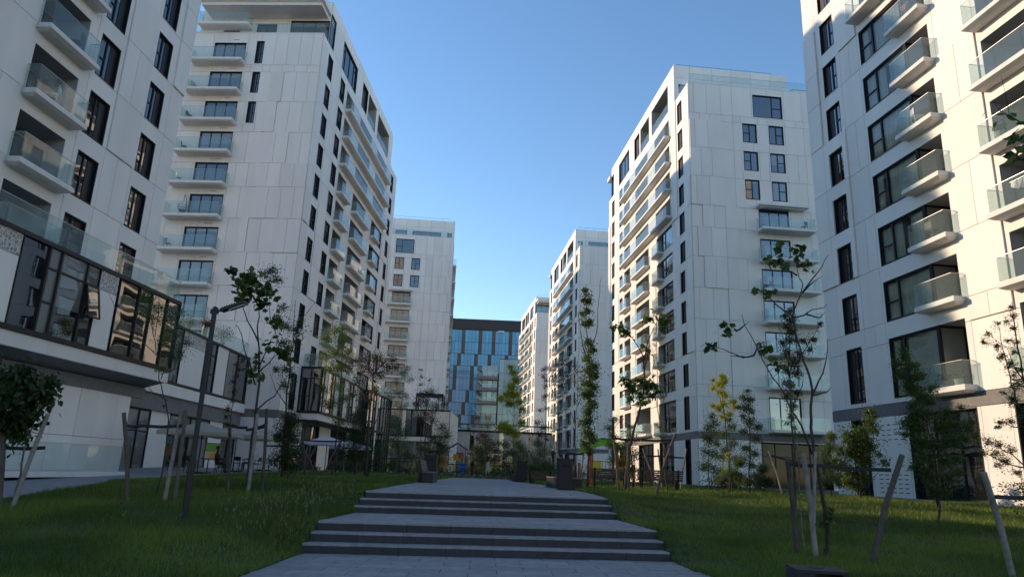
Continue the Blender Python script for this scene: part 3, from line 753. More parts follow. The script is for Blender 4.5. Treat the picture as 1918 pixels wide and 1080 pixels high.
# near-left projecting bay and connector
pl = thing('podium_building', 'white podium with black framed glazed bay under the nearest left tower', 'building', (0, 0, 0))
A0, A1 = (-20.3, 10.), (-18.5, 38.1)
yy = lambda y: (y-10.)/28.1
cells = [(yy(10.), yy(13.), 'G'), (yy(13), yy(16), 'g'), (yy(16), yy(19), 'h'), (yy(19), yy(22), 'o'), (yy(22), yy(24.), 'o'), (yy(24.0), yy(26.2), 'o'), (yy(26.2), yy(27.76), 'g'), (yy(27.76), yy(28.5), 'G'), (yy(28.5), yy(30.2), 'h'), (yy(30.2), yy(31.1), 'G'), (yy(31.1), yy(32.5), 'o'), (yy(32.6), yy(34.3), 'g'), (yy(34.3), yy(35.4), 'G'), (yy(35.4), yy(36.9), 'g'), (yy(36.9), 1., 'g')]
F, ln = glazed_front(pl, A0, A1, 6.12, 9.9, cells, out=(1, 0, 0)); rail_line(pl, F, 0, ln, 9.97)
# the tilted-open pane
mb = MB(); a = yy(30.25)*ln; b = yy(31.05)*ln
v0 = F(a, .12, 8.86); v1 = F(b, .12, 8.86); v2 = F(b, .42, 7.45); v3 = F(a, .42, 7.45)
mb.quad(v0, v1, v2, v3); mb2 = MB()
for p, q in ((v0, v1), (v1, v2), (v2, v3), (v3, v0)): mb2.bar(p, q, .06)
o = link('open_sash', mb2.mesh('open_sash', M['frame']), pl); link('pane', mb.mesh('pane', M['pane']), o)
# fascia, soffit, terrace floor of the bay
mb = MB()
for k in range(12):
    mb.box(ln*k/12+.006, ln*(k+1)/12-.006, -.25, .05, 5.45, 6.02, F=F)
link('fascia_panel', mb.mesh('fascia_panel', M['panel']), pl)
mb = MB(); mb.quad(F(0, -.05, 5.47), F(ln, -.05, 5.47), F(ln, -1.3, 5.12), F(0, -1.3, 5.12)); link('soffit', mb.mesh('soffit', M['band']), pl)
mb = MB()
for k in range(9): mb.box(ln*k/9+.006, ln*(k+1)/9-.006, -1.35, -1.1, 4.55, 5.12, F=F)
link('stone_band', mb.mesh('stone_band', M['band']), pl)
mb = MB(); mb.quad(F(0, .0, 9.93), F(ln, 0, 9.93), F(ln, -5, 9.93), F(0, -5, 9.93)); mb.quad(F(ln, 0, 5.5), F(ln, -3.3, 5.5), F(ln, -3.3, 9.93), F(ln, 0, 9.93)); link('terrace_floor', mb.mesh('terrace_floor', M['wallw']), pl)
rail_line(pl, lambda p, q, z: F(ln+q, -p, z), 0, 2.9, 9.97)
# ground storey under bay: panelled white wall + dark openings + raised glass terrace
G_ = lambda p, q, z: F(p, -1.2+q, z)
Y2p = lambda y: (y-10)/28.1*ln
wall_cells = [(37.0, 35.9), (35.9, 34.4), (34.4, 33.0), (33.0, 31.4), (31.4, 30.0), (30.0, 28.7)]
for (ya, yb) in wall_cells:
    mb = MB(); mb.box(Y2p(yb)+.008, Y2p(ya)-.008, 0, .06, .3, 2.35, F=G_); link('facade_panel', mb.mesh('facade_panel', M['panel']), pl)
    mb = MB(); mb.box(Y2p(yb)+.008, Y2p(ya)-.008, 0, .06 if int(ya) % 2 else .09, 2.37, 4.56, F=G_); link('facade_panel', mb.mesh('facade_panel', M['panel']), pl)
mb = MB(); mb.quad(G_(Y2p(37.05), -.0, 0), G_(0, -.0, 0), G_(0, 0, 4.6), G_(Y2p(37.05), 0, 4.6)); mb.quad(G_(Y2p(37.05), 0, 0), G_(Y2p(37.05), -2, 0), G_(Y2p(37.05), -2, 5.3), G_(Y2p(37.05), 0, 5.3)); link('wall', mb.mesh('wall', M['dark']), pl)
for ya, yb in ((28.5, 25), (25, 21.5), (21.5, 18), (18, 14)):
    mb = MB(); a, b = Y2p(yb), Y2p(ya); mb.box(a, a+.08, .02, .1, .7, 4.5, F=G_); mb.box(b-.08, b, .02, .1, .7, 4.5, F=G_); mb.box(a, b, .02, .1, 4.4, 4.5, F=G_); mb.box(a, b, .02, .09, 2.9, 2.98, F=G_)
    o = link('shop_window', mb.mesh('shop_window', M['frame']), pl); mb = MB(); mb.box(a+.08, b-.08, .03, .05, .7, 4.4, F=G_); link('pane', mb.mesh('pane', M['pane']), o)
mb = MB(); mb.box(Y2p(14), Y2p(34.2), .1, 2.3, .62, .84, F=G_); link('terrace_slab', mb.mesh('terrace_slab', M['slab']), pl)
rail_line(pl, lambda p, q, z: G_(p, 2.2+q, z), Y2p(14), Y2p(34.0), .84, d=0, h=1.1, seg=2.3)
# connector podium
pc = thing('podium_building', 'low white connecting podium with tall black framed windows behind the cafe parasols', 'building')
C0, C1 = (-21.55, 38.1), (-21.9, 58.6)
n = 20.5; c = lambda a, b, k: ((a-38.1)/n, (b-38.1)/n, k)
cells = [c(38.1, 39.9, 'g'), c(39.9, 41.4, 'G'), c(41.4, 43.2, 'g'), c(43.2, 44.6, 'g'), c(44.6, 45.9, 'g'), c(46., 49.6, 'o'), c(49.6, 50.7, 'g'), c(50.7, 51.8, 'G'), c(51.8, 54., 'p'), c(54., 56.2, 'g'), c(56.2, 58.5, 'g')]
F, ln = glazed_front(pc, C0, C1, 6.15, 9.9, cells, out=(1, 0, 0)); rail_line(pc, F, 0, ln, 9.97)
mb = MB()
for k in range(6): mb.box(ln*k/6+.006, ln*(k+1)/6-.006, -.1, .22, 5.35, 6.05, F=F)
link('fascia_panel', mb.mesh('fascia_panel', M['panel']), pc)
mb = MB()
for k in range(6): mb.box(ln*k/6+.006, ln*(k+1)/6-.006, -.3, .0, 4.35, 5.34, F=F)
link('stone_band', mb.mesh('stone_band', M['band']), pc)
mb = MB(); mb.quad(F(0, 0, 9.93), F(ln, 0, 9.93), F(ln, -9, 9.93), F(0, -9, 9.93)); mb.quad(F(0, -.3, 0), F(ln, -.3, 0), F(ln, -.3, 5.), F(0, -.3, 5.)); link('terrace_floor', mb.mesh('terrace_floor', M['wallw']), pc)
for k, (a, b, kd) in enumerate([(0, 2.8, 's'), (2.8, 5.6, 's'), (5.6, 8.2, 'p'), (8.2, 11.5, 's'), (11.5, 14.8, 's'), (14.8, 17.4, 'p'), (17.4, 20.4, 's')]):
    mb = MB()
    if kd == 'p': mb.box(a, b, -.29, -.2, .3, 4.34, F=F); link('white_panel', mb.mesh('white_panel', M['panel']), pc)
    else:
        for q in (a, (a+b)/2-.04, b-.08): mb.box(q, q+.08, -.28, -.18, .8, 4.34, F=F)
        mb.box(a, b, -.28, -.18, 4.24, 4.34, F=F); mb.box(a, b, -.28, -.19, 3., 3.08, F=F)
        o = link('shop_window', mb.mesh('shop_window', M['frame']), pc); mb = MB(); mb.box(a+.08, b-.08, -.27, -.25, .8, 4.24, F=F); link('pane', mb.mesh('pane', M['pane']), o)
# bay on the second left tower
pb2 = thing('podium_building', 'black framed two storey glazed bay projecting from the second left tower', 'building')
F, ln = glazed_front(pb2, (-18.5, 62.7), (-16.75, 62.65), 5.95, 9.9, [(0, .5, 'G'), (.5, 1, 'h')], out=(0, -1, 0))
rail_line(pb2, F, 0, ln, 9.97)
mb = MB(); mb.box(-.1, ln+.05, -.3, .02, 5.3, 5.85, F=F); link('fascia_panel', mb.mesh('fascia_panel', M['panel']), pb2)
cells = []; q = 0
for w, kd in ((.05, 'g'), (.06, 'p'), (.1, 'g'), (.05, 'G'), (.09, 'p'), (.05, 'g'), (.06, 'g'), (.1, 'p'), (.06, 'G'), (.08, 'g'), (.08, 'p'), (.1, 'g'), (.06, 'G'), (.06, 'g')): cells.append((q, min(1, q+w), kd)); q += w
F, ln = glazed_front(pb2, (-16.7, 62.75), (-16.3, 80), 5.95, 9.9, cells, out=(1, 0, 0)); rail_line(pb2, F, 0, ln, 9.97)
mb = MB()
for k in range(6): mb.box(ln*k/6+.005, ln*(k+1)/6-.005, -.3, .02, 5.3, 5.85, F=F)
link('fascia_panel', mb.mesh('fascia_panel', M['panel']), pb2)
mb = MB(); mb.quad(F(0, 0, 9.93), F(ln, 0, 9.93), F(ln, -2.2, 9.93), F(0, -2.2, 9.93)); mb.quad(F(0, 0, 5.32), F(ln, 0, 5.32), F(ln, -2.2, 5.32), F(0, -2.2, 5.32)); link('soffit', mb.mesh('soffit', M['band']), pb2)
cells = [(0, .1, 'g'), (.1, .24, 'g'), (.24, .34, 'g'), (.34, .42, 'p'), (.42, .55, 'g'), (.55, .68, 'g'), (.68, .8, 'g'), (.8, .9, 'g'), (.9, 1, 'g')]
F, ln = glazed_front(pb2, (-15.9, 80.2), (-15., 91), .95, 9.9, cells, out=(1, 0, 0)); rail_line(pb2, F, 0, ln, 9.97)
mb = MB(); mb.box(0, ln, -.02, .1, 5.4, 5.65, F=F); mb.quad(F(0, -.02, .9), F(0, -3, .9), F(0, -3, 9.9), F(0, -.02, 9.9)); mb.quad(F(0, 0, 9.93), F(ln, 0, 9.93), F(ln, -3, 9.93), F(0, -3, 9.93)); link('transom_beam', mb.mesh('transom_beam', M['frame2']), pb2)
mb = MB(); mb.quad(F(ln, 0, .9), F(ln, -3, .9), F(ln, -3, 9.9), F(ln, 0, 9.9)); link('end_wall', mb.mesh('end_wall', M['wallw']), pb2)
# third left podium
p3 = thing('podium_building', 'small white podium with dark window boxes and pergola before the far left tower', 'building')
F, ln = glazed_front(p3, (-18.2, 103.2), (-8.3, 103.), 6.0, 9.75, [(0, .12, 'p'), (.12, .3, 'g'), (.3, .36, 'p'), (.36, .44, 'g'), (.44, .62, 'g'), (.62, .75, 'g'), (.75, .87, 'p'), (.87, 1, 'p')], out=(0, -1, 0))
rail_line(p3, F, 0, ln, 9.8)
mb = MB(); mb.box(0, ln, -.3, .1, 5.3, 5.9, F=F); link('fascia_panel', mb.mesh('fascia_panel', M['panel']), p3)
mb = MB(); mb.quad(F(ln, 0, 0), F(ln, -14, 0), F(ln, -14, 9.75), F(ln, 0, 9.75)); mb.quad(F(0, 0, 9.76), F(ln, 0, 9.76), F(ln, -14, 9.76), F(0, -14, 9.76)); mb.quad(F(0, 0, 0), F(0, -14, 0), F(0, -14, 9.75), F(0, 0, 9.75)); link('side_wall', mb.mesh('side_wall', M['wallw']), p3)
for a, b in ((.0, 1.6), (7.4, 8.2)): mb = MB(); mb.box(a, b, -.9, -.7, .3, 5.3, F=F); link('white_panel', mb.mesh('white_panel', M['panel']), p3)
mb = MB(); mb.box(1.6, 7.4, -.8, -.75, .9, 5.3, F=F); link('pane', mb.mesh('pane', M['pane']), p3)
mb = MB()
x0, x1 = 4.7, 8.7
for a in (x0, x1-.2): 
    for d in (-.7, -3.): mb.box(a, a+.2, d, d+.2, 9.76, 12.1, F=F)
mb.box(x0, x1, -.7, -.5, 11.85, 12.2, F=F); mb.box(x0, x1, -3, -2.8, 11.85, 12.2, F=F); mb.box(x0, x0+.2, -2.8, -.7, 11.85, 12.2, F=F); mb.box(x1-.2, x1, -2.8, -.7, 11.85, 12.2, F=F)
for k in range(9): mb.box(x0+.3+k*.4, x0+.36+k*.4, -2.8, -.7, 11.95, 12.1, F=F)
link('pergola', mb.mesh('pergola', M['frame2']), p3)
# far end podium
p4 = thing('podium_building', 'low white podium with black roof edge closing the far end of the garden', 'building')
mb = MB(); F = lambda p, q, z: (-16+p, 146-q, z)
for k in range(16):
    w = MB(); w.box(k*2+.01, k*2+1.99, 0, .05, 5.6, 9.1, F=F); 
    if k % 3 != 1: link('white_panel', w.mesh('white_panel', M['panel']), p4)
    else:
        for xa, xb in ((k*2, k*2+.6), (k*2+1.5, k*2+2)): w = MB(); w.box(xa, xb, 0, .05, 5.6, 9.1, F=F); link('white_panel', w.mesh('white_panel', M['panel']), p4)
        w = MB(); w.box(k*2+.6, k*2+1.5, -.1, .0, 5.6, 9.1, F=F); link('pane', w.mesh('pane', M['pane']), p4)
mb.box(0, 32, -12, -.11, -.3, 9.15, F=F); link('wall', mb.mesh('wall', M['wallw']), p4)
mb = MB(); mb.box(-.2, 32.2, -.3, .25, 9.15, 9.5, F=F); link('black_roof_edge', mb.mesh('black_roof_edge', M['frame']), p4)
rail_line(p4, F, 0, 32, 9.5, d=-.1)
mb = MB(); mb.box(0, 32, -2, -1.9, 10.6, 10.9, F=F);
for k in range(9): mb.box(k*4-.05, k*4+.05, -2, -1.9, 9.5, 10.6, F=F)
link('canopy_beam', mb.mesh('canopy_beam', M['frame']), p4)
mb = MB()
for k in range(8): mb.box(k*4+.3, k*4+3.4, -.1, .02, .9, 4.9, F=F)
link('pane', mb.mesh('pane', M['pane']), p4)
# ------------------------------------------------------------------ office block
of = thing('office_building', 'blue glass office block with brown panels and dark attic closing the street', 'office building', (-34, 230, 0), radians(1.2))
F = lambda p, q, z: (p, -q, z)
mb = MB(); mb.box(0, 68, -24, -.06, 0, 50.4, F=F); link('wall', mb.mesh('wall', M['frame2']), of)
rows = [(47.0, 42.9), (42.9, 38.9), (38.9, 34.9), (34.9, 30.9), (30.9, 26.9), (26.9, 22.9), (22.9, 18.9), (18.9, 14.9), (14.9, 10.9)]
rr = random.Random(5); wv = 1.12; n = int(68/wv)
for i in range(0, 68, 4):
    w = MB(); w.box(i+.02, i+3.98, -.05, .12, 47.2, 50.7, F=F); link('attic_panel', w.mesh('attic_panel', M['odark']), of)
for ri, (zt_, zb_) in enumerate(rows):
    sh = [0, 0, 1, 2, 2, 3, 4, 5, 6][ri]
    for k in range(n):
        x = k*wv; c = (k+sh) % 9
        kind = 'obrown' if c in (3, 7) and ri > 0 else ('obrown' if c in (3, 7) and k % 2 else 'oblue')
        if ri == 0 and c in (3, 7): kind = 'obrown'
        vis = 8 < x < 46
        if not vis: continue
        key = ('of', kind)
        def mk(kind=kind):
            w = MB()
            if kind == 'obrown': w.box(.02, wv-.02, -.05, .05, .06, 3.95, F=F)
            else: w.box(.035, wv-.035, -.05, .0, .06, 1.15, F=F); w.box(.035, wv-.035, -.05, .0, 1.2, 3.95, F=F)
            return w.mesh('glass_pane' if kind == 'oblue' else 'brown_panel', M[kind])
        link('glass_pane' if kind == 'oblue' else 'brown_panel', cached(key, mk), of, F(x, 0, zb_))
w = MB()
for zt_, zb_ in rows: w.box(0, 68, 0, .09, zb_-.06, zb_+.05, F=F)
link('floor_bands', w.mesh('floor_bands', M['frame2']), of)
w = MB(); w.box(0, 8, -.05, 0, 0, 47, F=F); w.box(46.2, 68, -.05, 0, 0, 47, F=F); w.box(8, 46.2, -.05, 0, 0, 10.8, F=F); link('hidden_glazing', w.mesh('hidden_glazing', M['oblue']), of)
w = MB(); w.box(30, 32, .12, .35, 46.6, 47.0, F=F); link('lettering_strip', w.mesh('sign_strip', M['slab']), of)
# terraced glass building in front of the office
tb = thing('glass_building', 'slim glass apartment building with four dark slab terraces before the office block', 'building', (-9.2, 205, 0), 0)
w = MB(); w.box(0, 14, 0.06, 14, 0, 29.2); w.box(6.3, 14, .06, 14, 29.2, 33.7); link('wall', w.mesh('wall', M['frame2']), tb)
for k in range(7):
    for q in range(5):
        w = MB(); w.box(6.4+q*1.5, 6.4+q*1.5+1.44, 0, .05, 33.5-4*(k+1)+.06, 33.5-4*k-.02); link('glass_pane', w.mesh('glass_pane', M['opale']), tb)
for k, z in enumerate((28.2, 24.9, 21.1, 14.6)):
    w = MB(); w.box(-.2, 6.0, -1.6, .05, z-.95, z); link('terrace_slab', w.mesh('terrace_slab', M['band']), tb)
    w = MB(); w.box(-.15, 5.95, -1.55, -1.5, z, z+1.1); link('glass_railing', w.mesh('glass_railing', M['rail']), tb)
    for q in range(4):
        w = MB(); w.box(q*1.5+.05, q*1.5+1.42, -.0, .05, z+.02, z+(2.9 if k else 3.2)); link('glass_pane', w.mesh('glass_pane', M['opale'] if q % 2 else M['pane']), tb)
w = MB(); w.box(0, 6, -.02, .05, 17.6, 20); w.box(0, 6, -.02, .05, 2, 13.6); link('lower_glazing', w.mesh('lower_glazing', M['opale']), tb)
# unseen block added behind the left row, height set to cut the low sun
bb = thing('unseen_apartment_block', 'unseen white apartment block added behind the left row of towers to cut the sun', 'apartment building', (-78, 52, 0), radians(-3))
w = MB(); w.box(0, 16, 0, 64, 0, 24.6); link('wall', w.mesh('wall', M['wallw']), bb)
for k in range(7):
    for q in range(14):
        w_ = cached(('bw',), lambda: MB().box(0, .1, 0, 2.2, 0, 1.7).mesh('window', M['pane'])); link('window', w_, bb, (16, 2.5+q*4.3, 3+k*3.05))

# unseen blocks added behind the viewpoint to keep bright sky out of window reflections
for (x, y, w_, h_, lb) in ((-34, -62, 26, 38, 'unseen white apartment block added behind the viewpoint, left of the two'), (6, -66, 66, 38, 'unseen white apartment block added behind the viewpoint, right of the two')):
    bk = thing('unseen_apartment_block', lb, 'apartment building', (x, y, 0), 0)
    mb = MB(); mb.box(0, w_, -14, 0, -.3, h_); link('wall', mb.mesh('wall', M['wallw']), bk)
    for k in range(int(h_/3.1)-1):
        for q in range(int(w_/3.2)):
            me_ = cached(('bkw',), lambda: MB().box(0, 1.7, 0, .06, 0, 1.9).mesh('window', M['pane'])); link('window', me_, bk, (1.+q*3.2, 0, 3.6+k*3.1))
TREES = [
('young broad leaved tree with large green leaves behind the street lamp', 18.1, 'big', 'palm', 0.17, 0.05, [[[-6.38, 0.78], [-6.43, 1.82], [-6.45, 2.74], [-6.49, 3.84], [-6.59, 4.67], [-6.65, 5.46], [-6.52, 5.91]], [[-6.45, 2.74], [-6.04, 3.17], [-5.83, 3.72], [-5.64, 4.26]], [[-6.57, 4.53], [-6.95, 5.09], [-7.23, 5.66], [-7.45, 6.24]], [[-6.64, 5.39], [-6.43, 5.76], [-6.24, 5.92]], [[-6.51, 3.42], [-6.94, 4.24], [-7.32, 5.0], [-7.47, 5.07]], [[-6.49, 3.84], [-6.33, 4.4], [-6.17, 4.83]], [[-6.65, 5.46], [-6.94, 5.89], [-7.19, 6.13]], [[-6.48, 3.7], [-6.17, 4.2], [-5.97, 4.35]]], [[-7.59, 6.41, 0.18], [-7.32, 6.21, 0.15], [-6.98, 6.18, 0.23], [-6.69, 6.12, 0.28], [-6.37, 5.87, 0.28], [-7.13, 5.69, 0.15], [-6.47, 5.54, 0.22], [-6.8, 5.85, 0.25], [-6.24, 5.15, 0.18], [-6.04, 4.34, 0.19], [-6.34, 4.47, 0.12], [-6.57, 4.14, 0.11], [-6.67, 3.83, 0.12], [-6.42, 3.7, 0.12], [-5.92, 4.28, 0.14]], 1.0, 'bark', 'tree'),
('dark small leaved slender tree in front of the white tower corner', 26, 'dark', 'oval', 0.1, 0.05, [[[-8.0, 1.07], [-8.07, 2.19], [-8.08, 3.53], [-8.1, 4.9], [-8.19, 6.32], [-8.27, 7.56]], [[-8.1, 4.9], [-8.59, 5.69], [-9.12, 6.69], [-9.38, 7.93], [-9.41, 8.68]], [[-8.08, 3.53], [-8.5, 4.1], [-8.67, 4.68]], [[-8.19, 6.32], [-7.94, 6.94], [-7.6, 7.58]]], [[-9.38, 8.79, 0.24], [-9.52, 8.52, 0.2], [-9.13, 8.37, 0.2], [-8.68, 7.23, 0.18], [-8.82, 6.7, 0.24], [-8.49, 6.51, 0.24], [-8.18, 6.42, 0.28], [-8.01, 6.73, 0.16], [-8.62, 5.89, 0.18], [-8.18, 5.6, 0.22], [-8.02, 5.91, 0.16], [-8.3, 4.9, 0.2], [-8.7, 4.88, 0.16], [-7.98, 4.71, 0.18], [-8.33, 4.3, 0.2], [-7.99, 3.92, 0.18]], 1.0, 'bark', 'tree'),
('columnar shrubby tree with dense leafy base beside the cafe corner', 24, 'dark', 'oval', 0.085, 0.04, [[[-7.15, 1.11], [-7.33, 2.31], [-7.42, 3.37]], [[-7.33, 1.1], [-7.61, 1.95], [-7.84, 2.64]]], [[-7.38, 3.02, 0.29], [-7.51, 2.66, 0.37], [-7.22, 2.4, 0.33], [-7.54, 2.13, 0.4], [-7.23, 1.79, 0.4], [-7.57, 1.61, 0.33], [-7.07, 1.89, 0.22], [-7.27, 1.36, 0.29], [-7.8, 2.38, 0.18], [-7.21, 2.85, 0.18]], 1.95, 'bark', 'tree'),
('thin airy sapling with sparse leaves crossing the lit bay glass', 16.3, 'mid', 'oval', 0.055, 0.022, [[[-7.76, 0.64], [-7.7, 1.24], [-7.69, 1.83], [-7.7, 2.37], [-7.83, 2.79], [-8.05, 3.27], [-8.15, 3.76], [-8.36, 4.26], [-8.57, 4.9], [-8.74, 5.35]], [[-8.05, 3.27], [-7.93, 3.77], [-7.81, 4.35], [-7.67, 4.68]], [[-8.15, 3.76], [-8.59, 4.13], [-9.05, 4.62], [-9.34, 5.13]], [[-7.83, 2.79], [-8.27, 2.95], [-8.62, 3.22]], [[-8.07, 3.39], [-7.68, 3.53], [-7.51, 4.04]], [[-8.36, 4.26], [-8.32, 4.78], [-8.32, 5.17]]], [[-8.64, 5.16, 0.17], [-8.34, 4.91, 0.22], [-8.49, 4.64, 0.2], [-8.05, 4.66, 0.22], [-7.82, 4.8, 0.17], [-7.8, 4.29, 0.22], [-7.59, 4.17, 0.15], [-8.09, 4.15, 0.22], [-8.77, 4.83, 0.15], [-7.85, 3.84, 0.17], [-7.62, 3.91, 0.11], [-8.14, 3.51, 0.12], [-8.77, 5.31, 0.12], [-7.85, 2.66, 0.06]], 0.68, 'bark', 'tree'),
('young tree with dark dense large leaves at the left picture border beside the terrace', 14.6, 'dark', 'ovalbig', 0.17, 0.03, [[[-9.72, 0.45], [-9.76, 0.96], [-9.75, 1.48], [-9.69, 1.85], [-9.86, 2.33], [-10.01, 2.87]], [[-9.69, 1.85], [-9.57, 2.34], [-9.48, 2.67]], [[-9.86, 2.33], [-10.29, 2.64], [-10.62, 2.84]], [[-9.86, 2.33], [-9.9, 3.09]]], [[-10.29, 2.86, 0.27], [-9.99, 3.03, 0.29], [-9.7, 2.93, 0.22], [-9.46, 2.72, 0.13], [-10.19, 2.42, 0.31], [-9.85, 2.6, 0.29], [-9.5, 2.5, 0.13], [-9.97, 2.16, 0.25], [-10.28, 2.09, 0.29], [-9.67, 2.28, 0.18], [-10.47, 3.18, 0.16], [-10.62, 2.62, 0.33], [-9.35, 2.62, 0.08], [-9.96, 1.84, 0.09], [-10.02, 2.65, 0.27], [-10.59, 3.46, 0.07]], 1.8, 'barkp', 'tree'),
('thin climbing plant with small dark leaves winding up a stake', 17.6, 'purple', 'oval', 0.05, 0.014, [[[-6.58, 0.79], [-6.71, 1.54], [-6.8, 2.3], [-6.83, 2.95], [-6.9, 3.61], [-6.85, 4.16], [-6.71, 4.44]]], [[-6.9, 3.61, 0.08], [-6.91, 3.88, 0.07], [-6.88, 3.41, 0.08], [-6.89, 3.19, 0.08], [-6.9, 2.97, 0.07], [-6.9, 2.75, 0.08], [-6.9, 2.56, 0.07], [-6.86, 2.36, 0.08], [-6.79, 2.14, 0.05], [-6.76, 4.0, 0.07], [-6.82, 3.75, 0.05]], 1.0, 'bark', 'tree'),
('tall airy tree with feathery light green leaves before the second left tower', 40, 'light', 'oval', 0.11, 0.05, [[[-9.34, 1.0], [-9.48, 3.54], [-9.48, 5.94], [-9.63, 8.08], [-9.85, 9.65]], [[-9.48, 5.94], [-10.21, 7.13], [-10.71, 8.35]], [[-9.48, 5.94], [-9.14, 7.17], [-9.11, 8.42]], [[-9.48, 3.54], [-10.11, 4.71], [-10.54, 5.89]]], [[-10.6, 8.51, 0.43], [-10.25, 9.0, 0.37], [-9.8, 9.18, 0.31], [-9.57, 8.4, 0.43], [-10.72, 7.57, 0.37], [-10.03, 7.76, 0.37], [-9.2, 7.79, 0.31], [-10.24, 6.82, 0.37], [-9.57, 6.85, 0.43], [-9.78, 5.92, 0.43], [-10.36, 5.6, 0.27], [-9.16, 5.19, 0.37], [-9.81, 4.72, 0.43], [-9.27, 3.85, 0.43]], 1.2, 'bark', 'tree'),
('purple leaved tree before the black glazed bay', 34, 'purple', 'oval', 0.12, 0.07, [[[-6.44, 1.08], [-6.54, 2.8], [-6.58, 4.3], [-6.61, 5.84], [-6.65, 6.89]], [[-6.58, 4.3], [-7.16, 5.3], [-7.56, 6.07]], [[-6.61, 5.84], [-6.08, 6.39], [-5.65, 6.8]], [[-6.54, 2.8], [-6.25, 3.81], [-6.16, 4.83]]], [[-7.51, 6.33, 0.36], [-7.15, 6.61, 0.34], [-6.64, 6.76, 0.34], [-6.22, 6.51, 0.34], [-5.71, 6.61, 0.23], [-7.73, 5.93, 0.23], [-6.83, 5.97, 0.39], [-6.25, 5.86, 0.34], [-5.85, 6.13, 0.23], [-7.17, 5.43, 0.31], [-6.5, 5.2, 0.34], [-6.71, 4.68, 0.31], [-7.29, 4.79, 0.21], [-5.42, 6.2, 0.16]], 0.8, 'bark', 'tree'),
('bushy dark green tree below the black glazed bay', 36, 'dark', 'oval', 0.1, 0.05, [[[-7.45, 1.03], [-7.62, 2.85], [-7.8, 4.17]], [[-6.77, 1.06], [-7.01, 2.61]]], [[-7.83, 3.9, 0.33], [-7.57, 3.38, 0.41], [-7.87, 2.84, 0.44], [-7.31, 2.6, 0.44], [-6.98, 3.4, 0.38], [-6.61, 2.36, 0.49], [-7.51, 1.94, 0.49], [-6.81, 1.57, 0.44], [-6.29, 1.72, 0.33], [-7.92, 2.05, 0.33], [-7.32, 4.19, 0.27]], 1.1, 'bark', 'tree'),
('slim light green tree before the far left tower balconies', 60, 'light', 'oval', 0.14, 0.05, [[[-8.86, 0.94], [-9.03, 4.76], [-8.92, 7.45], [-8.77, 9.74]], [[-9.03, 4.76], [-9.62, 6.52], [-9.84, 7.64]]], [[-8.73, 9.74, 0.41], [-8.96, 9.18, 0.41], [-8.42, 8.74, 0.37], [-9.6, 8.56, 0.37], [-9.25, 7.66, 0.46], [-8.6, 7.46, 0.41], [-9.82, 7.32, 0.32], [-9.07, 6.54, 0.46], [-9.45, 5.63, 0.37]], 0.6, 'bark', 'tree'),
('leafy green tree near the left bench', 58, 'mid', 'oval', 0.15, 0.06, [[[-8.35, 0.97], [-8.75, 3.38], [-9.11, 5.07]]], [[-9.09, 4.85, 0.71], [-8.4, 4.45, 0.71], [-9.2, 3.57, 0.8], [-8.42, 2.97, 0.8], [-8.78, 2.03, 0.8], [-7.83, 2.57, 0.53], [-9.56, 2.72, 0.53], [-9.26, 1.68, 0.62]], 1.0, 'bark', 'tree'),
('purple leaved tree before the small white podium', 66, 'purple', 'oval', 0.16, 0.07, [[[-7.31, 0.88], [-7.49, 4.21], [-7.56, 6.65], [-7.58, 8.38]], [[-7.49, 4.21], [-6.68, 6.19], [-6.28, 7.68]], [[-7.53, 6.16], [-8.36, 7.36]]], [[-8.08, 8.36, 0.6], [-7.19, 8.49, 0.6], [-6.44, 7.78, 0.45], [-7.72, 7.53, 0.71], [-6.74, 7.07, 0.6], [-8.51, 7.35, 0.4], [-7.43, 6.26, 0.71], [-8.15, 5.89, 0.5], [-5.71, 7.36, 0.35], [-6.8, 5.7, 0.45]], 0.8, 'bark', 'tree'),
('bright green shrubby tree at the corner of the small white podium', 70, 'mid', 'oval', 0.17, 0.06, [[[-6.36, 0.9], [-6.39, 2.91], [-6.31, 4.95]]], [[-6.34, 5.47, 0.64], [-5.93, 4.71, 0.69], [-6.57, 4.17, 0.75], [-6.01, 3.43, 0.64], [-6.87, 3.14, 0.75], [-6.25, 2.31, 0.75], [-7.34, 2.37, 0.75], [-7.93, 3.36, 0.64], [-7.22, 4.4, 0.53]], 1.0, 'bark', 'tree'),
('thin sapling with a few twigs rising above the podium roof', 62, 'mid', 'oval', 0.12, 0.03, [[[-7.1, 1.0], [-7.43, 4.94], [-7.67, 7.71], [-7.88, 10.06]], [[-7.55, 6.78], [-7.14, 8.2], [-6.92, 9.24]], [[-7.49, 5.86], [-8.06, 7.23]]], [[-7.83, 9.97, 0.19], [-7.69, 9.35, 0.19], [-7.78, 8.64, 0.24], [-7.57, 7.71, 0.19], [-6.96, 9.05, 0.19]], 0.7, 'bark', 'tree'),
('round reddish green tree in front of the far playground', 88, 'dark', 'oval', 0.2, 0.08, [[[-2.62, 0.82], [-2.81, 3.47], [-2.97, 5.38]]], [[-2.82, 5.07, 0.87], [-3.63, 4.07, 0.87], [-2.13, 4.26, 0.87], [-2.88, 3.59, 1.01], [-3.83, 2.92, 0.74], [-1.75, 3.19, 0.74], [-2.7, 2.46, 0.87], [-1.49, 4.8, 0.47]], 1.1, 'bark', 'tree'),
('reddish topped small tree behind the far playground', 84, 'redd', 'oval', 0.2, 0.06, [[[-1.88, 0.87], [-2.18, 3.4], [-2.73, 5.7]]], [[-2.86, 5.7, 0.58], [-2.27, 5.35, 0.51], [-3.27, 5.19, 0.45], [-1.88, 4.87, 0.45]], 0.7, 'bark', 'tree'),
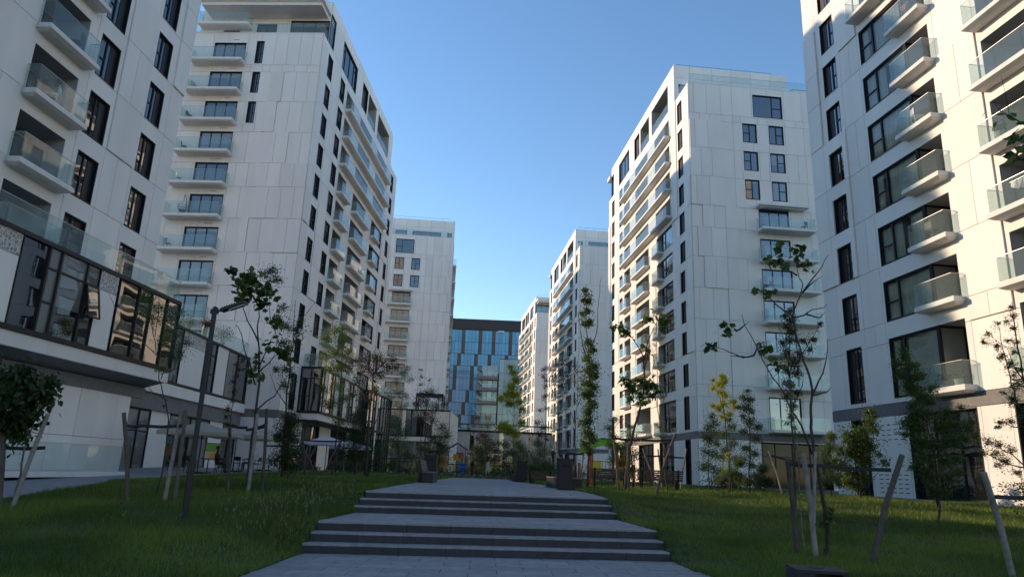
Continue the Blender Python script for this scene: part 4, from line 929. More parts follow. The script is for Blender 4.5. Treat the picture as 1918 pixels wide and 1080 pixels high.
('dark small tree with drooping leaves left of the yellow tree', 80, 'purple', 'oval', 0.19, 0.06, [[[-0.08, 0.91], [-0.16, 2.8], [-0.29, 4.54]], [[-0.16, 2.8], [-1.04, 3.93]]], [[-0.71, 4.64, 0.55], [0.02, 4.43, 0.61], [-1.03, 3.81, 0.55], [0.29, 3.51, 0.55], [-0.52, 3.08, 0.61], [-0.01, 2.23, 0.55], [-1.22, 2.76, 0.43]], 0.9, 'bark', 'tree'),
('slender yellow tree glowing in the sun at the end of the path', 60, 'yellow', 'oval', 0.17, 0.045, [[[0.65, 1.08], [0.59, 3.81], [0.57, 6.91], [0.4, 10.09]], [[0.6, 6.02], [-0.25, 6.88]], [[0.59, 3.81], [-0.17, 4.88]], [[0.63, 5.13], [1.28, 5.82]]], [[0.12, 10.31, 0.27], [0.41, 9.86, 0.32], [0.71, 9.19, 0.37], [0.28, 8.62, 0.37], [-0.06, 7.88, 0.41], [0.67, 7.91, 0.46], [-0.5, 7.41, 0.37], [0.2, 7.12, 0.41], [0.96, 7.29, 0.32], [1.25, 6.71, 0.27], [-0.19, 5.32, 0.46], [0.28, 4.9, 0.46], [0.79, 4.61, 0.41], [1.2, 5.6, 0.32], [-0.58, 5.08, 0.32], [0.99, 3.82, 0.37]], 2.4, 'bark', 'tree'),
('twin stemmed tree with sparse reddish leaves left of the third right tower', 42, 'redd', 'oval', 0.13, 0.05, [[[3.19, 0.95], [3.11, 2.91], [3.05, 4.76], [2.82, 6.33], [2.53, 7.77]], [[3.05, 4.76], [3.4, 6.19], [3.7, 7.65]], [[2.83, 6.01], [2.36, 6.79]], [[3.4, 6.19], [3.12, 7.3]]], [[2.54, 7.6, 0.26], [2.85, 7.88, 0.26], [3.27, 7.96, 0.29], [3.69, 8.04, 0.29], [4.01, 7.86, 0.22], [3.12, 7.46, 0.29], [3.6, 7.39, 0.29], [2.64, 7.12, 0.22], [3.39, 6.93, 0.26], [3.89, 7.27, 0.19], [2.97, 6.66, 0.19], [2.33, 6.89, 0.16]], 0.5, 'bark', 'tree'),
('thin reddish sapling with bare twigs beside the tall slender tree', 40, 'redd', 'oval', 0.11, 0.04, [[[3.92, 0.93], [3.92, 2.59], [3.87, 4.05], [3.97, 5.55], [3.89, 7.06]], [[3.87, 4.05], [3.46, 5.23], [3.3, 6.12]], [[3.98, 5.25], [4.36, 6.47]]], [[3.89, 7.22, 0.21], [4.14, 6.83, 0.18], [3.78, 6.6, 0.18], [4.03, 6.21, 0.18], [3.55, 5.68, 0.15], [4.27, 6.01, 0.18], [3.85, 5.54, 0.15]], 0.45, 'bark', 'tree'),
('narrow dark sapling in front of the fourth right tower', 52, 'purple', 'oval', 0.13, 0.04, [[[2.87, 0.97], [2.84, 3.59], [2.81, 6.28], [2.66, 9.24]], [[2.81, 4.73], [2.35, 5.87]]], [[2.66, 9.04, 0.24], [2.6, 8.44, 0.24], [2.81, 7.77, 0.24], [2.71, 6.98, 0.28], [2.42, 6.07, 0.24], [2.85, 6.09, 0.24], [2.29, 5.1, 0.28], [2.69, 4.73, 0.32], [2.4, 4.14, 0.28], [2.95, 3.97, 0.28]], 0.9, 'bark', 'tree'),
('tall slender tree with leaf tufts spiralling up its pole straight stem', 30.4, 'mid', 'ovalbig', 0.11, 0.055, [[[3.47, 0.95], [3.53, 2.35], [3.56, 3.91], [3.56, 5.75], [3.46, 7.16], [3.35, 8.37], [3.29, 9.47]], [[3.6, 6.81], [3.83, 7.66], [3.87, 8.63], [3.96, 9.87], [4.05, 10.25]], [[3.3, 6.68], [3.07, 7.51], [2.92, 8.35]]], [[3.31, 9.45, 0.16], [3.41, 9.05, 0.19], [3.2, 9.02, 0.14], [3.35, 8.56, 0.19], [3.16, 8.48, 0.12], [3.47, 8.03, 0.21], [3.26, 7.97, 0.14], [3.41, 7.16, 0.21], [3.6, 6.81, 0.19], [3.44, 6.45, 0.23], [3.65, 6.11, 0.23], [3.4, 5.91, 0.23], [3.66, 5.64, 0.26], [3.38, 5.4, 0.26], [3.71, 5.25, 0.21], [3.52, 4.94, 0.26], [3.32, 4.86, 0.19], [3.62, 4.48, 0.26], [3.39, 4.13, 0.21], [3.58, 3.8, 0.21], [3.26, 3.68, 0.21], [3.49, 3.24, 0.26], [3.68, 3.02, 0.21], [3.27, 2.78, 0.21], [3.46, 2.46, 0.21]], 1.61, 'bark', 'tree'),
('catalpa like tree with drooping big leaves in front of the second right tower', 29, 'big', 'ovalbig', 0.2, 0.075, [[[4.85, 0.95], [4.94, 1.95], [5.03, 2.69], [5.21, 3.44], [5.41, 4.1], [5.55, 4.75], [5.62, 5.64], [5.61, 6.31], [5.41, 6.76], [5.05, 7.31], [4.72, 7.6]], [[5.62, 5.64], [5.83, 6.55], [5.86, 7.23], [5.69, 7.92]], [[5.6, 5.86], [5.77, 7.0], [6.07, 7.7]], [[5.55, 4.75], [5.93, 5.1]], [[5.55, 4.64], [5.04, 5.29]]], [[4.33, 7.63, 0.13], [4.56, 7.57, 0.15], [4.83, 7.42, 0.18], [4.96, 7.33, 0.13], [5.6, 7.84, 0.15], [5.78, 7.92, 0.15], [6.24, 7.94, 0.22], [6.51, 7.86, 0.2], [6.32, 7.59, 0.2], [5.54, 6.81, 0.13], [5.77, 6.66, 0.13], [4.87, 5.48, 0.18], [5.09, 5.27, 0.2], [5.31, 5.01, 0.22], [5.48, 4.8, 0.2], [5.77, 5.25, 0.2], [6.04, 5.17, 0.2], [6.19, 4.96, 0.15], [5.66, 5.38, 0.2], [5.43, 4.49, 0.2], [5.04, 4.69, 0.15], [5.26, 5.36, 0.18], [5.97, 4.77, 0.15]], 0.9, 'bark', 'tree'),
('dark leafy shrub tree left of the entrance columns', 34, 'dark', 'oval', 0.11, 0.06, [[[6.03, 0.94], [5.99, 2.28], [5.9, 3.77]], [[5.38, 0.99], [5.34, 2.5], [5.13, 3.74]]], [[5.13, 4.12, 0.21], [4.93, 3.73, 0.21], [5.18, 3.36, 0.26], [5.01, 2.98, 0.23], [5.34, 2.8, 0.29], [5.9, 3.77, 0.21], [6.02, 3.27, 0.31], [5.79, 2.89, 0.31], [6.15, 2.53, 0.34], [5.84, 2.27, 0.31], [5.51, 2.14, 0.31], [6.04, 1.79, 0.31], [5.13, 2.25, 0.26], [5.51, 1.53, 0.31]], 1.1, 'bark', 'tree'),
('tall thin sapling with a few light leaves beside the catalpa like tree', 30, 'light', 'oval', 0.09, 0.03, [[[6.73, 0.74], [6.66, 1.81], [6.51, 3.55], [6.31, 4.89], [6.19, 6.03], [6.34, 7.2]], [[6.51, 3.55], [6.65, 4.68], [6.6, 5.81]], [[6.19, 6.03], [6.45, 6.74]]], [[6.34, 7.09, 0.11], [6.2, 6.61, 0.11], [6.42, 6.27, 0.11], [6.18, 5.75, 0.11], [6.6, 5.81, 0.09], [6.36, 5.23, 0.11], [6.47, 3.55, 0.16], [6.29, 3.65, 0.11], [6.6, 3.22, 0.11]], 0.6, 'bark', 'tree'),
('yellow green ornamental tree brightly backlit before the second right tower', 33, 'yellow', 'oval', 0.1, 0.045, [[[10.23, 0.89], [10.23, 2.19], [10.18, 3.38], [10.15, 4.61], [10.12, 5.6], [10.1, 6.36]], [[10.15, 4.61], [9.88, 5.22], [9.47, 5.78]], [[10.15, 4.48], [9.74, 4.79]], [[10.18, 3.38], [10.52, 4.37], [10.8, 5.13]], [[10.23, 0.89], [9.88, 1.93], [9.79, 2.77]]], [[10.09, 6.28, 0.15], [10.24, 6.06, 0.2], [10.03, 5.85, 0.2], [9.43, 5.98, 0.1], [9.67, 5.73, 0.13], [9.81, 5.44, 0.15], [9.61, 4.88, 0.13], [9.86, 4.72, 0.15], [10.31, 5.41, 0.18], [10.14, 4.98, 0.18], [10.6, 5.07, 0.15], [10.79, 4.88, 0.18], [10.37, 4.49, 0.15], [10.02, 4.35, 0.13], [10.2, 2.66, 0.13], [10.07, 1.94, 0.13]], 2.2, 'bark', 'tree'),
('mid green understorey of the yellow backlit tree', 33.4, 'mid', 'oval', 0.09, 0.035, [[[10.5, 0.89], [10.5, 2.2], [10.5, 3.41], [10.39, 4.27]], [[9.71, 0.88], [9.8, 1.93], [9.79, 3.14]]], [[10.39, 4.27, 0.2], [10.58, 3.91, 0.25], [10.26, 3.6, 0.25], [10.59, 3.17, 0.28], [10.28, 2.87, 0.25], [10.67, 2.49, 0.23], [10.02, 2.54, 0.2], [9.92, 3.15, 0.18], [10.49, 1.84, 0.23], [10.12, 1.94, 0.2]], 1.44, 'bark', 'tree'),
('slim dark green tree right of the yellow tree', 31.5, 'dark', 'oval', 0.09, 0.04, [[[10.64, 0.93], [10.74, 2.42], [10.81, 3.8], [10.79, 4.98], [10.77, 5.5]], [[10.78, 3.34], [10.46, 4.02]], [[10.81, 3.8], [11.19, 4.4]]], [[10.76, 5.41, 0.14], [10.61, 5.09, 0.19], [10.94, 5.03, 0.19], [10.68, 4.69, 0.24], [11.08, 4.57, 0.19], [10.47, 4.26, 0.19], [10.82, 4.04, 0.26], [11.16, 3.82, 0.22], [10.49, 3.61, 0.24], [10.95, 3.3, 0.26], [10.6, 2.92, 0.26], [11.06, 2.7, 0.22], [10.48, 2.41, 0.22], [10.8, 2.15, 0.22], [10.37, 4.68, 0.12]], 1.52, 'bark', 'tree'),
('low dark bush tree at the corner of the second right tower', 35, 'dark', 'oval', 0.11, 0.04, [[[9.92, 0.99], [9.91, 2.19], [9.96, 3.47]]], [[10.05, 4.56, 0.21], [10.25, 4.2, 0.27], [9.89, 3.98, 0.27], [9.69, 3.46, 0.27], [10.09, 3.42, 0.32], [10.41, 3.79, 0.24], [9.73, 2.82, 0.32], [10.19, 2.71, 0.32], [9.86, 2.14, 0.32], [10.27, 1.95, 0.27], [9.57, 2.05, 0.24]], 1.1, 'bark', 'tree'),
('gnarled big leaved tree with mostly bare branches held by the front tree guard', 14.2, 'big', 'palm', 0.14, 0.045, [[[6.22, 0.16], [6.24, 0.56], [6.2, 1.05], [6.15, 1.5], [6.12, 1.76], [6.08, 2.06], [6.07, 2.58], [6.12, 3.01], [6.19, 3.28], [6.16, 3.66], [6.05, 4.1], [5.96, 4.54], [5.91, 4.88], [6.0, 5.11], [6.11, 5.37], [6.16, 5.58], [6.08, 5.72], [6.04, 5.93]], [[6.08, 2.06], [5.89, 2.58], [5.65, 2.94], [5.45, 3.31], [5.21, 3.62], [5.02, 3.97], [4.85, 4.27], [4.69, 4.49], [4.61, 4.71]], [[5.02, 4.0], [4.83, 3.96], [4.58, 4.09], [4.28, 4.23]], [[5.02, 4.0], [5.12, 4.23], [5.23, 4.29]], [[6.11, 5.37], [6.41, 5.8], [6.58, 6.13]], [[5.91, 4.83], [6.16, 4.91], [6.39, 5.07], [6.68, 5.14], [6.83, 5.26]], [[6.19, 3.28], [6.4, 3.67], [6.51, 4.11], [6.52, 4.39]], [[6.02, 5.75], [5.86, 5.8], [5.68, 5.92]], [[5.91, 4.83], [5.63, 5.1], [5.46, 5.38], [5.32, 5.55]], [[4.72, 4.51], [4.86, 4.63], [4.94, 4.69]], [[6.11, 5.37], [6.32, 5.59], [6.47, 5.69]], [[4.83, 3.96], [4.56, 3.99]], [[6.16, 4.91], [6.43, 4.84], [6.55, 4.96]], [[6.18, 3.23], [6.43, 3.29], [6.51, 3.4]], [[6.13, 1.5], [6.36, 1.77], [6.48, 1.98]]], [[5.63, 6.37, 0.09], [5.53, 6.27, 0.07], [5.56, 6.06, 0.1], [5.44, 6.0, 0.07], [5.72, 5.92, 0.09], [6.03, 6.35, 0.09], [6.2, 6.39, 0.09], [6.11, 6.19, 0.1], [6.26, 6.06, 0.09], [6.12, 5.97, 0.08], [5.32, 5.52, 0.09], [5.46, 5.46, 0.09], [5.59, 5.44, 0.07], [4.45, 4.68, 0.05], [4.54, 4.53, 0.07], [4.15, 4.24, 0.05], [4.26, 4.2, 0.05], [5.18, 4.22, 0.08], [5.26, 4.18, 0.05], [5.41, 3.85, 0.08], [5.51, 3.77, 0.07], [6.29, 1.06, 0.09], [6.35, 0.94, 0.07], [6.19, 0.81, 0.05]], 0.7, 'bark', 'tree'),
('slim tree thick with small brownish leaves behind the bare branched tree', 18, 'brown', 'oval', 0.06, 0.035, [[[7.17, 0.47], [7.2, 1.55], [7.23, 2.59], [7.29, 3.67], [7.34, 4.78], [7.37, 5.63], [7.37, 6.0]], [[7.34, 4.22], [7.6, 4.79], [7.84, 5.22], [7.93, 5.51]], [[7.28, 3.4], [7.68, 3.96], [7.85, 4.38]], [[7.35, 5.35], [7.12, 5.62]]], [[7.39, 5.92, 0.1], [7.26, 5.75, 0.11], [7.46, 5.67, 0.12], [7.3, 5.46, 0.12], [7.5, 5.38, 0.12], [7.37, 5.15, 0.15], [7.19, 5.06, 0.11], [7.53, 5.04, 0.12], [7.35, 4.81, 0.16], [7.52, 4.72, 0.11], [7.35, 4.5, 0.16], [7.2, 4.33, 0.12], [7.45, 4.25, 0.14], [7.29, 4.0, 0.16], [7.42, 3.74, 0.12], [7.22, 3.64, 0.12], [7.3, 3.4, 0.12], [7.27, 3.13, 0.1], [7.83, 5.08, 0.1], [7.95, 5.48, 0.07], [7.81, 4.87, 0.08]], 1.5, 'bark', 'tree'),
('pale stemmed sapling with thin leaf tufts inside the front tree guard', 13.8, 'light', 'oval', 0.05, 0.016, [[[5.67, 0.53], [5.66, 1.35], [5.67, 2.14], [5.61, 2.75], [5.56, 3.27], [5.56, 3.8], [5.46, 4.22], [5.34, 4.55]], [[5.56, 3.27], [5.48, 3.58], [5.3, 3.91]]], [[5.59, 3.37, 0.06], [5.54, 3.21, 0.05], [5.59, 3.01, 0.05], [5.58, 2.8, 0.05], [5.52, 2.64, 0.07], [5.6, 2.54, 0.07], [5.63, 2.39, 0.06], [5.66, 2.19, 0.06], [5.68, 1.94, 0.05]], 0.8, 'barkp', 'tree'),
('bushy maple shrub in front of the slotted white wall', 29, 'mid', 'ovalbig', 0.1, 0.05, [[[14.23, 0.89], [14.33, 2.09], [14.58, 3.37], [14.79, 4.24]], [[14.24, 1.06], [13.86, 2.08], [13.71, 2.91]], [[14.24, 1.06], [14.83, 2.11]]], [[14.85, 4.46, 0.2], [15.01, 4.29, 0.18], [14.73, 4.02, 0.22], [14.92, 3.7, 0.22], [14.21, 3.61, 0.27], [13.8, 3.45, 0.22], [13.99, 3.13, 0.31], [14.44, 3.26, 0.31], [14.77, 3.06, 0.29], [13.6, 2.86, 0.22], [14.13, 2.72, 0.35], [14.55, 2.52, 0.33], [13.83, 2.28, 0.29], [14.17, 1.98, 0.33], [14.6, 1.9, 0.29], [13.82, 1.66, 0.24], [14.23, 1.43, 0.27], [14.97, 2.43, 0.18], [15.17, 2.75, 0.11], [13.46, 2.48, 0.13]], 1.7, 'bark', 'tree'),
('dense bushy tree standing before the dark glass entrance', 20.6, 'mid', 'oval', 0.085, 0.035, [[[12.23, 0.47], [12.28, 0.98], [12.3, 1.71], [12.33, 2.45], [12.27, 3.36], [12.06, 4.28], [11.86, 5.07], [11.83, 5.47]], [[12.28, 1.05], [12.06, 1.84], [11.91, 2.58]], [[12.28, 0.98], [12.65, 1.72], [12.98, 2.47]], [[12.33, 2.45], [12.84, 3.23], [13.13, 3.7]], [[12.27, 3.36], [11.81, 3.8]], [[12.38, 2.9], [12.15, 3.35], [11.88, 3.5]]], [[11.79, 5.47, 0.11], [11.89, 5.31, 0.16], [11.7, 5.06, 0.14], [11.98, 4.99, 0.19], [11.8, 4.74, 0.19], [12.11, 4.68, 0.19], [12.34, 4.77, 0.14], [11.87, 4.43, 0.19], [12.18, 4.36, 0.24], [12.49, 4.33, 0.19], [12.31, 4.06, 0.24], [11.99, 4.04, 0.19], [12.61, 3.99, 0.19], [11.73, 3.8, 0.16], [12.11, 3.66, 0.25], [12.46, 3.6, 0.24], [12.78, 3.69, 0.17], [13.14, 3.82, 0.11], [11.84, 3.34, 0.22], [12.21, 3.2, 0.27], [12.6, 3.22, 0.24], [13.0, 3.31, 0.2], [13.3, 3.24, 0.14], [11.61, 3.0, 0.14], [11.96, 2.81, 0.24], [12.36, 2.72, 0.25], [12.78, 2.8, 0.24], [13.15, 2.9, 0.17], [11.66, 2.42, 0.17], [12.03, 2.32, 0.24], [12.46, 2.27, 0.24], [12.88, 2.35, 0.19], [11.83, 1.91, 0.19], [12.21, 1.82, 0.22], [12.59, 1.83, 0.19], [12.01, 1.43, 0.17], [12.39, 1.42, 0.17], [12.91, 1.95, 0.13], [11.54, 2.05, 0.11], [13.48, 3.4, 0.09]], 1.6, 'bark', 'tree'),
('open twigged tree reaching in at the right picture border before the lit wall', 17.5, 'mid', 'oval', 0.06, 0.05, [[[12.96, 0.66], [13.03, 1.77], [13.07, 3.05], [13.06, 4.1], [13.02, 5.05], [12.99, 5.75], [12.96, 6.24]], [[13.07, 3.05], [12.64, 3.56], [12.45, 4.08], [12.32, 4.62], [12.17, 5.02], [12.09, 5.43]], [[13.01, 2.02], [12.5, 2.13], [12.08, 2.37], [11.87, 2.74]], [[13.06, 4.1], [12.78, 4.5], [12.65, 5.04]], [[13.07, 3.05], [12.43, 3.02], [12.05, 3.14]], [[13.03, 1.77], [12.6, 2.39], [12.24, 2.63]]], [[12.13, 5.55, 0.07], [12.22, 5.37, 0.08], [12.14, 5.16, 0.07], [12.34, 5.03, 0.08], [12.25, 4.78, 0.08], [12.44, 4.78, 0.08], [12.34, 4.48, 0.09], [12.48, 4.28, 0.09], [12.91, 6.1, 0.07], [12.98, 5.89, 0.09], [12.79, 5.74, 0.07], [13.0, 5.58, 0.09], [12.79, 5.25, 0.08], [13.01, 5.19, 0.09], [12.84, 4.91, 0.09], [12.63, 4.63, 0.09], [12.85, 4.5, 0.11], [12.92, 4.1, 0.13], [12.69, 4.09, 0.11], [12.77, 3.69, 0.13], [12.54, 3.75, 0.09], [12.29, 3.87, 0.07], [12.8, 3.3, 0.13], [12.45, 3.16, 0.11], [12.12, 3.14, 0.08], [11.9, 2.81, 0.11], [12.09, 2.69, 0.11], [12.31, 2.63, 0.11], [12.21, 2.4, 0.11], [12.45, 2.23, 0.13], [12.69, 2.52, 0.13], [11.97, 2.39, 0.08], [12.15, 2.12, 0.09], [12.47, 1.94, 0.12], [11.9, 3.0, 0.07]], 1.27, 'bark', 'tree'),
('feathery pale green tamarisk shrub in the sun behind the front tree guard', 33, 'feather', 'feather', 0.22, 0.03, [[[14.85, 1.06], [14.99, 2.84]]], [[15.01, 3.08, 0.35], [14.76, 2.4, 0.4], [15.1, 2.32, 0.4], [14.91, 1.77, 0.45], [14.62, 1.52, 0.3], [15.18, 1.54, 0.3], [14.95, 3.56, 0.2]], 1.0, 'bark', 'shrub'),
('feathery tamarisk shrub right of the yellow tree', 48, 'feather', 'feather', 0.22, 0.03, [[[1.05, 1.12], [1.16, 3.02]]], [[0.99, 3.02, 0.51], [1.36, 2.51, 0.55], [0.76, 2.24, 0.51], [1.56, 1.93, 0.55], [1.03, 1.63, 0.51], [0.53, 2.65, 0.33]], 1.0, 'bark', 'shrub'),
('feathery grey green tamarisk shrub behind the right benches', 46, 'feather', 'feather', 0.22, 0.03, [[[2.2, 1.02], [2.2, 3.34]]], [[2.07, 3.26, 0.42], [2.32, 2.74, 0.53], [1.89, 2.32, 0.53], [2.58, 2.08, 0.53], [2.25, 1.67, 0.53], [2.86, 1.7, 0.42], [1.77, 1.66, 0.35]], 1.0, 'bark', 'shrub'),
('feathery tamarisk shrub at the foot of the second right tower', 37, 'feather', 'feather', 0.22, 0.03, [[[12.94, 0.95], [13.0, 2.06]]], [[13.14, 2.06, 0.28], [12.84, 1.66, 0.34], [13.25, 1.54, 0.31], [12.96, 1.26, 0.34], [13.51, 1.42, 0.23]], 1.0, 'bark', 'shrub'),
('feathery pale shrub among stakes before the corner tower', 31, 'feather', 'feather', 0.22, 0.03, [[[10.04, 0.94], [9.97, 1.93]]], [[10.03, 2.16, 0.21], [9.85, 1.71, 0.24], [10.13, 1.5, 0.21], [9.26, 1.46, 0.19], [10.29, 1.39, 0.17]], 1.0, 'bark', 'shrub')]
GUARDS = [
('tree guard of two wooden stakes at the left picture border', 14.6, [[[-9.85, 0.39], [-10.3, 2.42], 0.05, 0], [[-9.68, 0.47], [-9.34, 2.29], 0.045, 1]], [[[-10.21, 1.99], [-9.36, 2.11]], [[-10.12, 1.59], [-9.35, 1.62]]]),
('tree guard of three leaning stakes around the airy sapling', 15.6, [[[-7.85, 0.49], [-8.35, 2.43], 0.045, 0], [[-7.28, 0.62], [-7.18, 2.57], 0.045, 1], [[-7.01, 0.58], [-7.07, 2.54], 0.042, 0]], [[[-8.29, 2.16], [-8.0, 2.16]], [[-8.0, 2.17], [-7.12, 2.2]], [[-7.12, 2.2], [-7.03, 2.23]]]),
('tree guard of upright stakes around the broad leaved tree', 17.8, [[[-6.68, 0.76], [-6.88, 2.37], 0.04, 0], [[-6.21, 0.82], [-6.23, 2.66], 0.045, 1], [[-5.88, 0.81], [-6.03, 2.8], 0.04, 0]], [[[-6.88, 2.35], [-6.47, 2.32]], [[-6.47, 2.26], [-5.98, 2.39]], [[-6.18, 2.33], [-5.99, 2.47]]]),
('crossed stake tree guard left of the purple tree', 36, [[[-9.74, 0.87], [-10.2, 2.83], 0.055, 0], [[-9.2, 0.97], [-10.32, 2.48], 0.05, 0], [[-10.2, 0.93], [-9.56, 2.38], 0.05, 0], [[-9.14, 0.97], [-8.26, 2.77], 0.05, 0], [[-8.75, 1.04], [-8.34, 2.5], 0.05, 0]], [[[-10.18, 2.64], [-8.25, 2.66]], [[-11.96, 2.31], [-10.23, 2.38]]]),
('tree guard with black strap beside the red cafe chairs', 44, [[[-9.89, 0.97], [-9.97, 2.8], 0.055, 0], [[-8.92, 0.94], [-9.18, 2.73], 0.055, 0]], [[[-10.05, 2.54], [-9.13, 2.57]]]),
('leaning stake tree guard behind the left bench', 50, [[[-5.78, 0.85], [-6.3, 2.37], 0.06, 0], [[-6.67, 0.88], [-6.38, 2.44], 0.06, 0], [[-7.49, 0.96], [-7.38, 2.4], 0.05, 0]], [[[-7.36, 2.11], [-5.92, 2.24]], [[-9.14, 2.15], [-7.36, 2.11]]]),
('stake tree guard below the reddish green round tree', 70, [[[-2.7, 0.89], [-3.16, 2.78], 0.06, 0], [[-3.78, 0.85], [-3.78, 2.75], 0.05, 0], [[-1.93, 0.92], [-2.06, 2.67], 0.05, 0]], [[[-3.14, 2.42], [-1.12, 2.5]]]),
('thick stake tree guard around the gnarled tree in the right lawn', 13.9, [[[5.72, 0.12], [5.56, 1.96], 0.055, 0], [[5.87, 0.32], [5.76, 2.06], 0.05, 1], [[6.61, 0.16], [7.56, 2.09], 0.055, 0], [[5.74, 1.15], [5.92, 2.09], 0.03, 1]], [[[5.48, 1.85], [6.03, 1.84]], [[6.03, 1.84], [7.49, 1.81]]]),
('tree guard stake leaning at the right picture border', 12.2, [[[8.71, 0.11], [8.29, 1.8], 0.055, 1]], [[[8.23, 1.4], [9.14, 1.43]]]),
('dark stake tree guard around the catalpa like tree', 27, [[[5.51, 1.07], [6.37, 3.13], 0.055, 0], [[4.67, 1.0], [4.64, 2.7], 0.05, 0], [[4.28, 1.23], [4.08, 2.84], 0.05, 0]], [[[4.08, 2.88], [5.09, 2.84]], [[5.09, 2.84], [6.3, 2.89]]]),
('sunlit stake tree guard before the second right tower entrance', 37, [[[7.85, 0.94], [7.08, 2.93], 0.04, 2], [[8.15, 0.93], [7.91, 2.94], 0.04, 2], [[8.86, 0.95], [9.29, 2.99], 0.04, 2]], [[[7.24, 2.56], [8.07, 2.59]], [[8.07, 2.59], [9.22, 2.53]]]),
('sunlit stake tree guard behind the black litter bin', 29, [[[3.03, 1.05], [3.17, 2.3], 0.035, 2], [[2.17, 1.64], [2.01, 2.77], 0.035, 2], [[2.56, 1.55], [2.0, 2.36], 0.03, 2]], [[[2.44, 2.3], [3.17, 2.32]]]),
('pale stake tree guard at the foot of the second right tower', 32, [[[12.18, 0.99], [11.67, 2.81], 0.04, 2], [[12.51, 1.01], [12.55, 2.31], 0.05, 1]], [[[11.66, 2.69], [13.17, 2.38]]]),
('stake tree guard near the far bin on the path', 56, [[[0.61, 0.91], [0.23, 2.34], 0.05, 0], [[1.23, 0.94], [1.05, 2.45], 0.05, 0]], [[[-0.26, 2.16], [1.19, 2.22]]])]
# ------------------------------------------------------------------ trees
def leaf_templates(style):
    """list of (verts, faces) in unit size, leaf lying in xy with slight fold, pointing +x"""
    out = []
    if style == 'palm':
        lob = [(0, 0), (.28, .42), (.55, .28), (.62, .62), (.9, .22), (1.1, 0)]
        v = [(x, y, -.12*abs(y)-.12*x*x) for x, y in lob]+[(x, -y, -.12*abs(y)-.12*x*x) for x, y in lob[1:-1]]
        out.append((v, [(0, 1, 2), (0, 2, 3), (0, 3, 4), (0, 4, 5), (0, 5, 9), (0, 9, 8), (0, 8, 7), (0, 7, 6)]))
    elif style == 'ovalbig':
        v = [(0, 0, 0), (.3, .26, -.02), (.7, .2, -.1), (1, 0, -.2), (.7, -.2, -.1), (.3, -.26, -.02), (.5, 0, -.1)]
        out.append((v, [(0, 6, 1), (1, 6, 2), (2, 6, 3), (3, 6, 4), (4, 6, 5), (5, 6, 0)]))
    elif style == 'feather':
        out.append(([(0, -.04, 0), (0, .04, 0), (1, .03, -.1), (1, -.03, -.1)], [(0, 1, 2, 3)]))
    else:
        out.append(([(0, 0, 0), (.45, .28, -.05), (1, 0, -.12), (.45, -.28, -.05)], [(0, 1, 2), (0, 2, 3)]))
    return out
def leaves_mesh(name, pts, size, style, mt, rng, droop=.5):
    tv, tf = leaf_templates(style)[0]; tv = np.array(tv); n = len(pts); k = len(tv)
    yaw = rng.uniform(0, 2*pi, n); pit = rng.normal(droop, .45, n); roll = rng.normal(0, .6, n)
    sc = size*rng.uniform(.65, 1.25, n)
    if style == 'feather': pit = rng.normal(-.9, .45, n)
    cy, sy, cp, sp, cr, sr = np.cos(yaw), np.sin(yaw), np.cos(pit), np.sin(pit), np.cos(roll), np.sin(roll)
    X, Y, Z = [tv[:, i][None, :]*sc[:, None] for i in range(3)]
    Y2 = Y*cr[:, None]-Z*sr[:, None]; Z2 = Y*sr[:, None]+Z*cr[:, None]
    X3 = X*cp[:, None]+Z2*sp[:, None]; Z3 = -X*sp[:, None]+Z2*cp[:, None]
    X4 = X3*cy[:, None]-Y2*sy[:, None]; Y4 = X3*sy[:, None]+Y2*cy[:, None]
    V = np.stack([X4+pts[:, 0][:, None], Y4+pts[:, 1][:, None], Z3+pts[:, 2][:, None]], -1).reshape(-1, 3)
    fl = len(tf[0]); fa = np.array(tf)
    Fc = (fa[None]+(np.arange(n)*k)[:, None, None]).reshape(-1, fl)
    me = bpy.data.meshes.new(name); me.vertices.add(len(V)); me.vertices.foreach_set('co', V.ravel())
    me.loops.add(Fc.size); me.loops.foreach_set('vertex_index', Fc.ravel()); me.polygons.add(len(Fc))
    me.polygons.foreach_set('loop_start', np.arange(len(Fc))*fl); me.polygons.foreach_set('loop_total', np.full(len(Fc), fl))
    me.update(calc_edges=True); me.materials.append(mt)
    at = me.attributes.new('tint', 'FLOAT', 'FACE'); at.data.foreach_set('value', np.repeat(rng.random(n)**1.3, len(fa)).astype(np.float32))
    return me
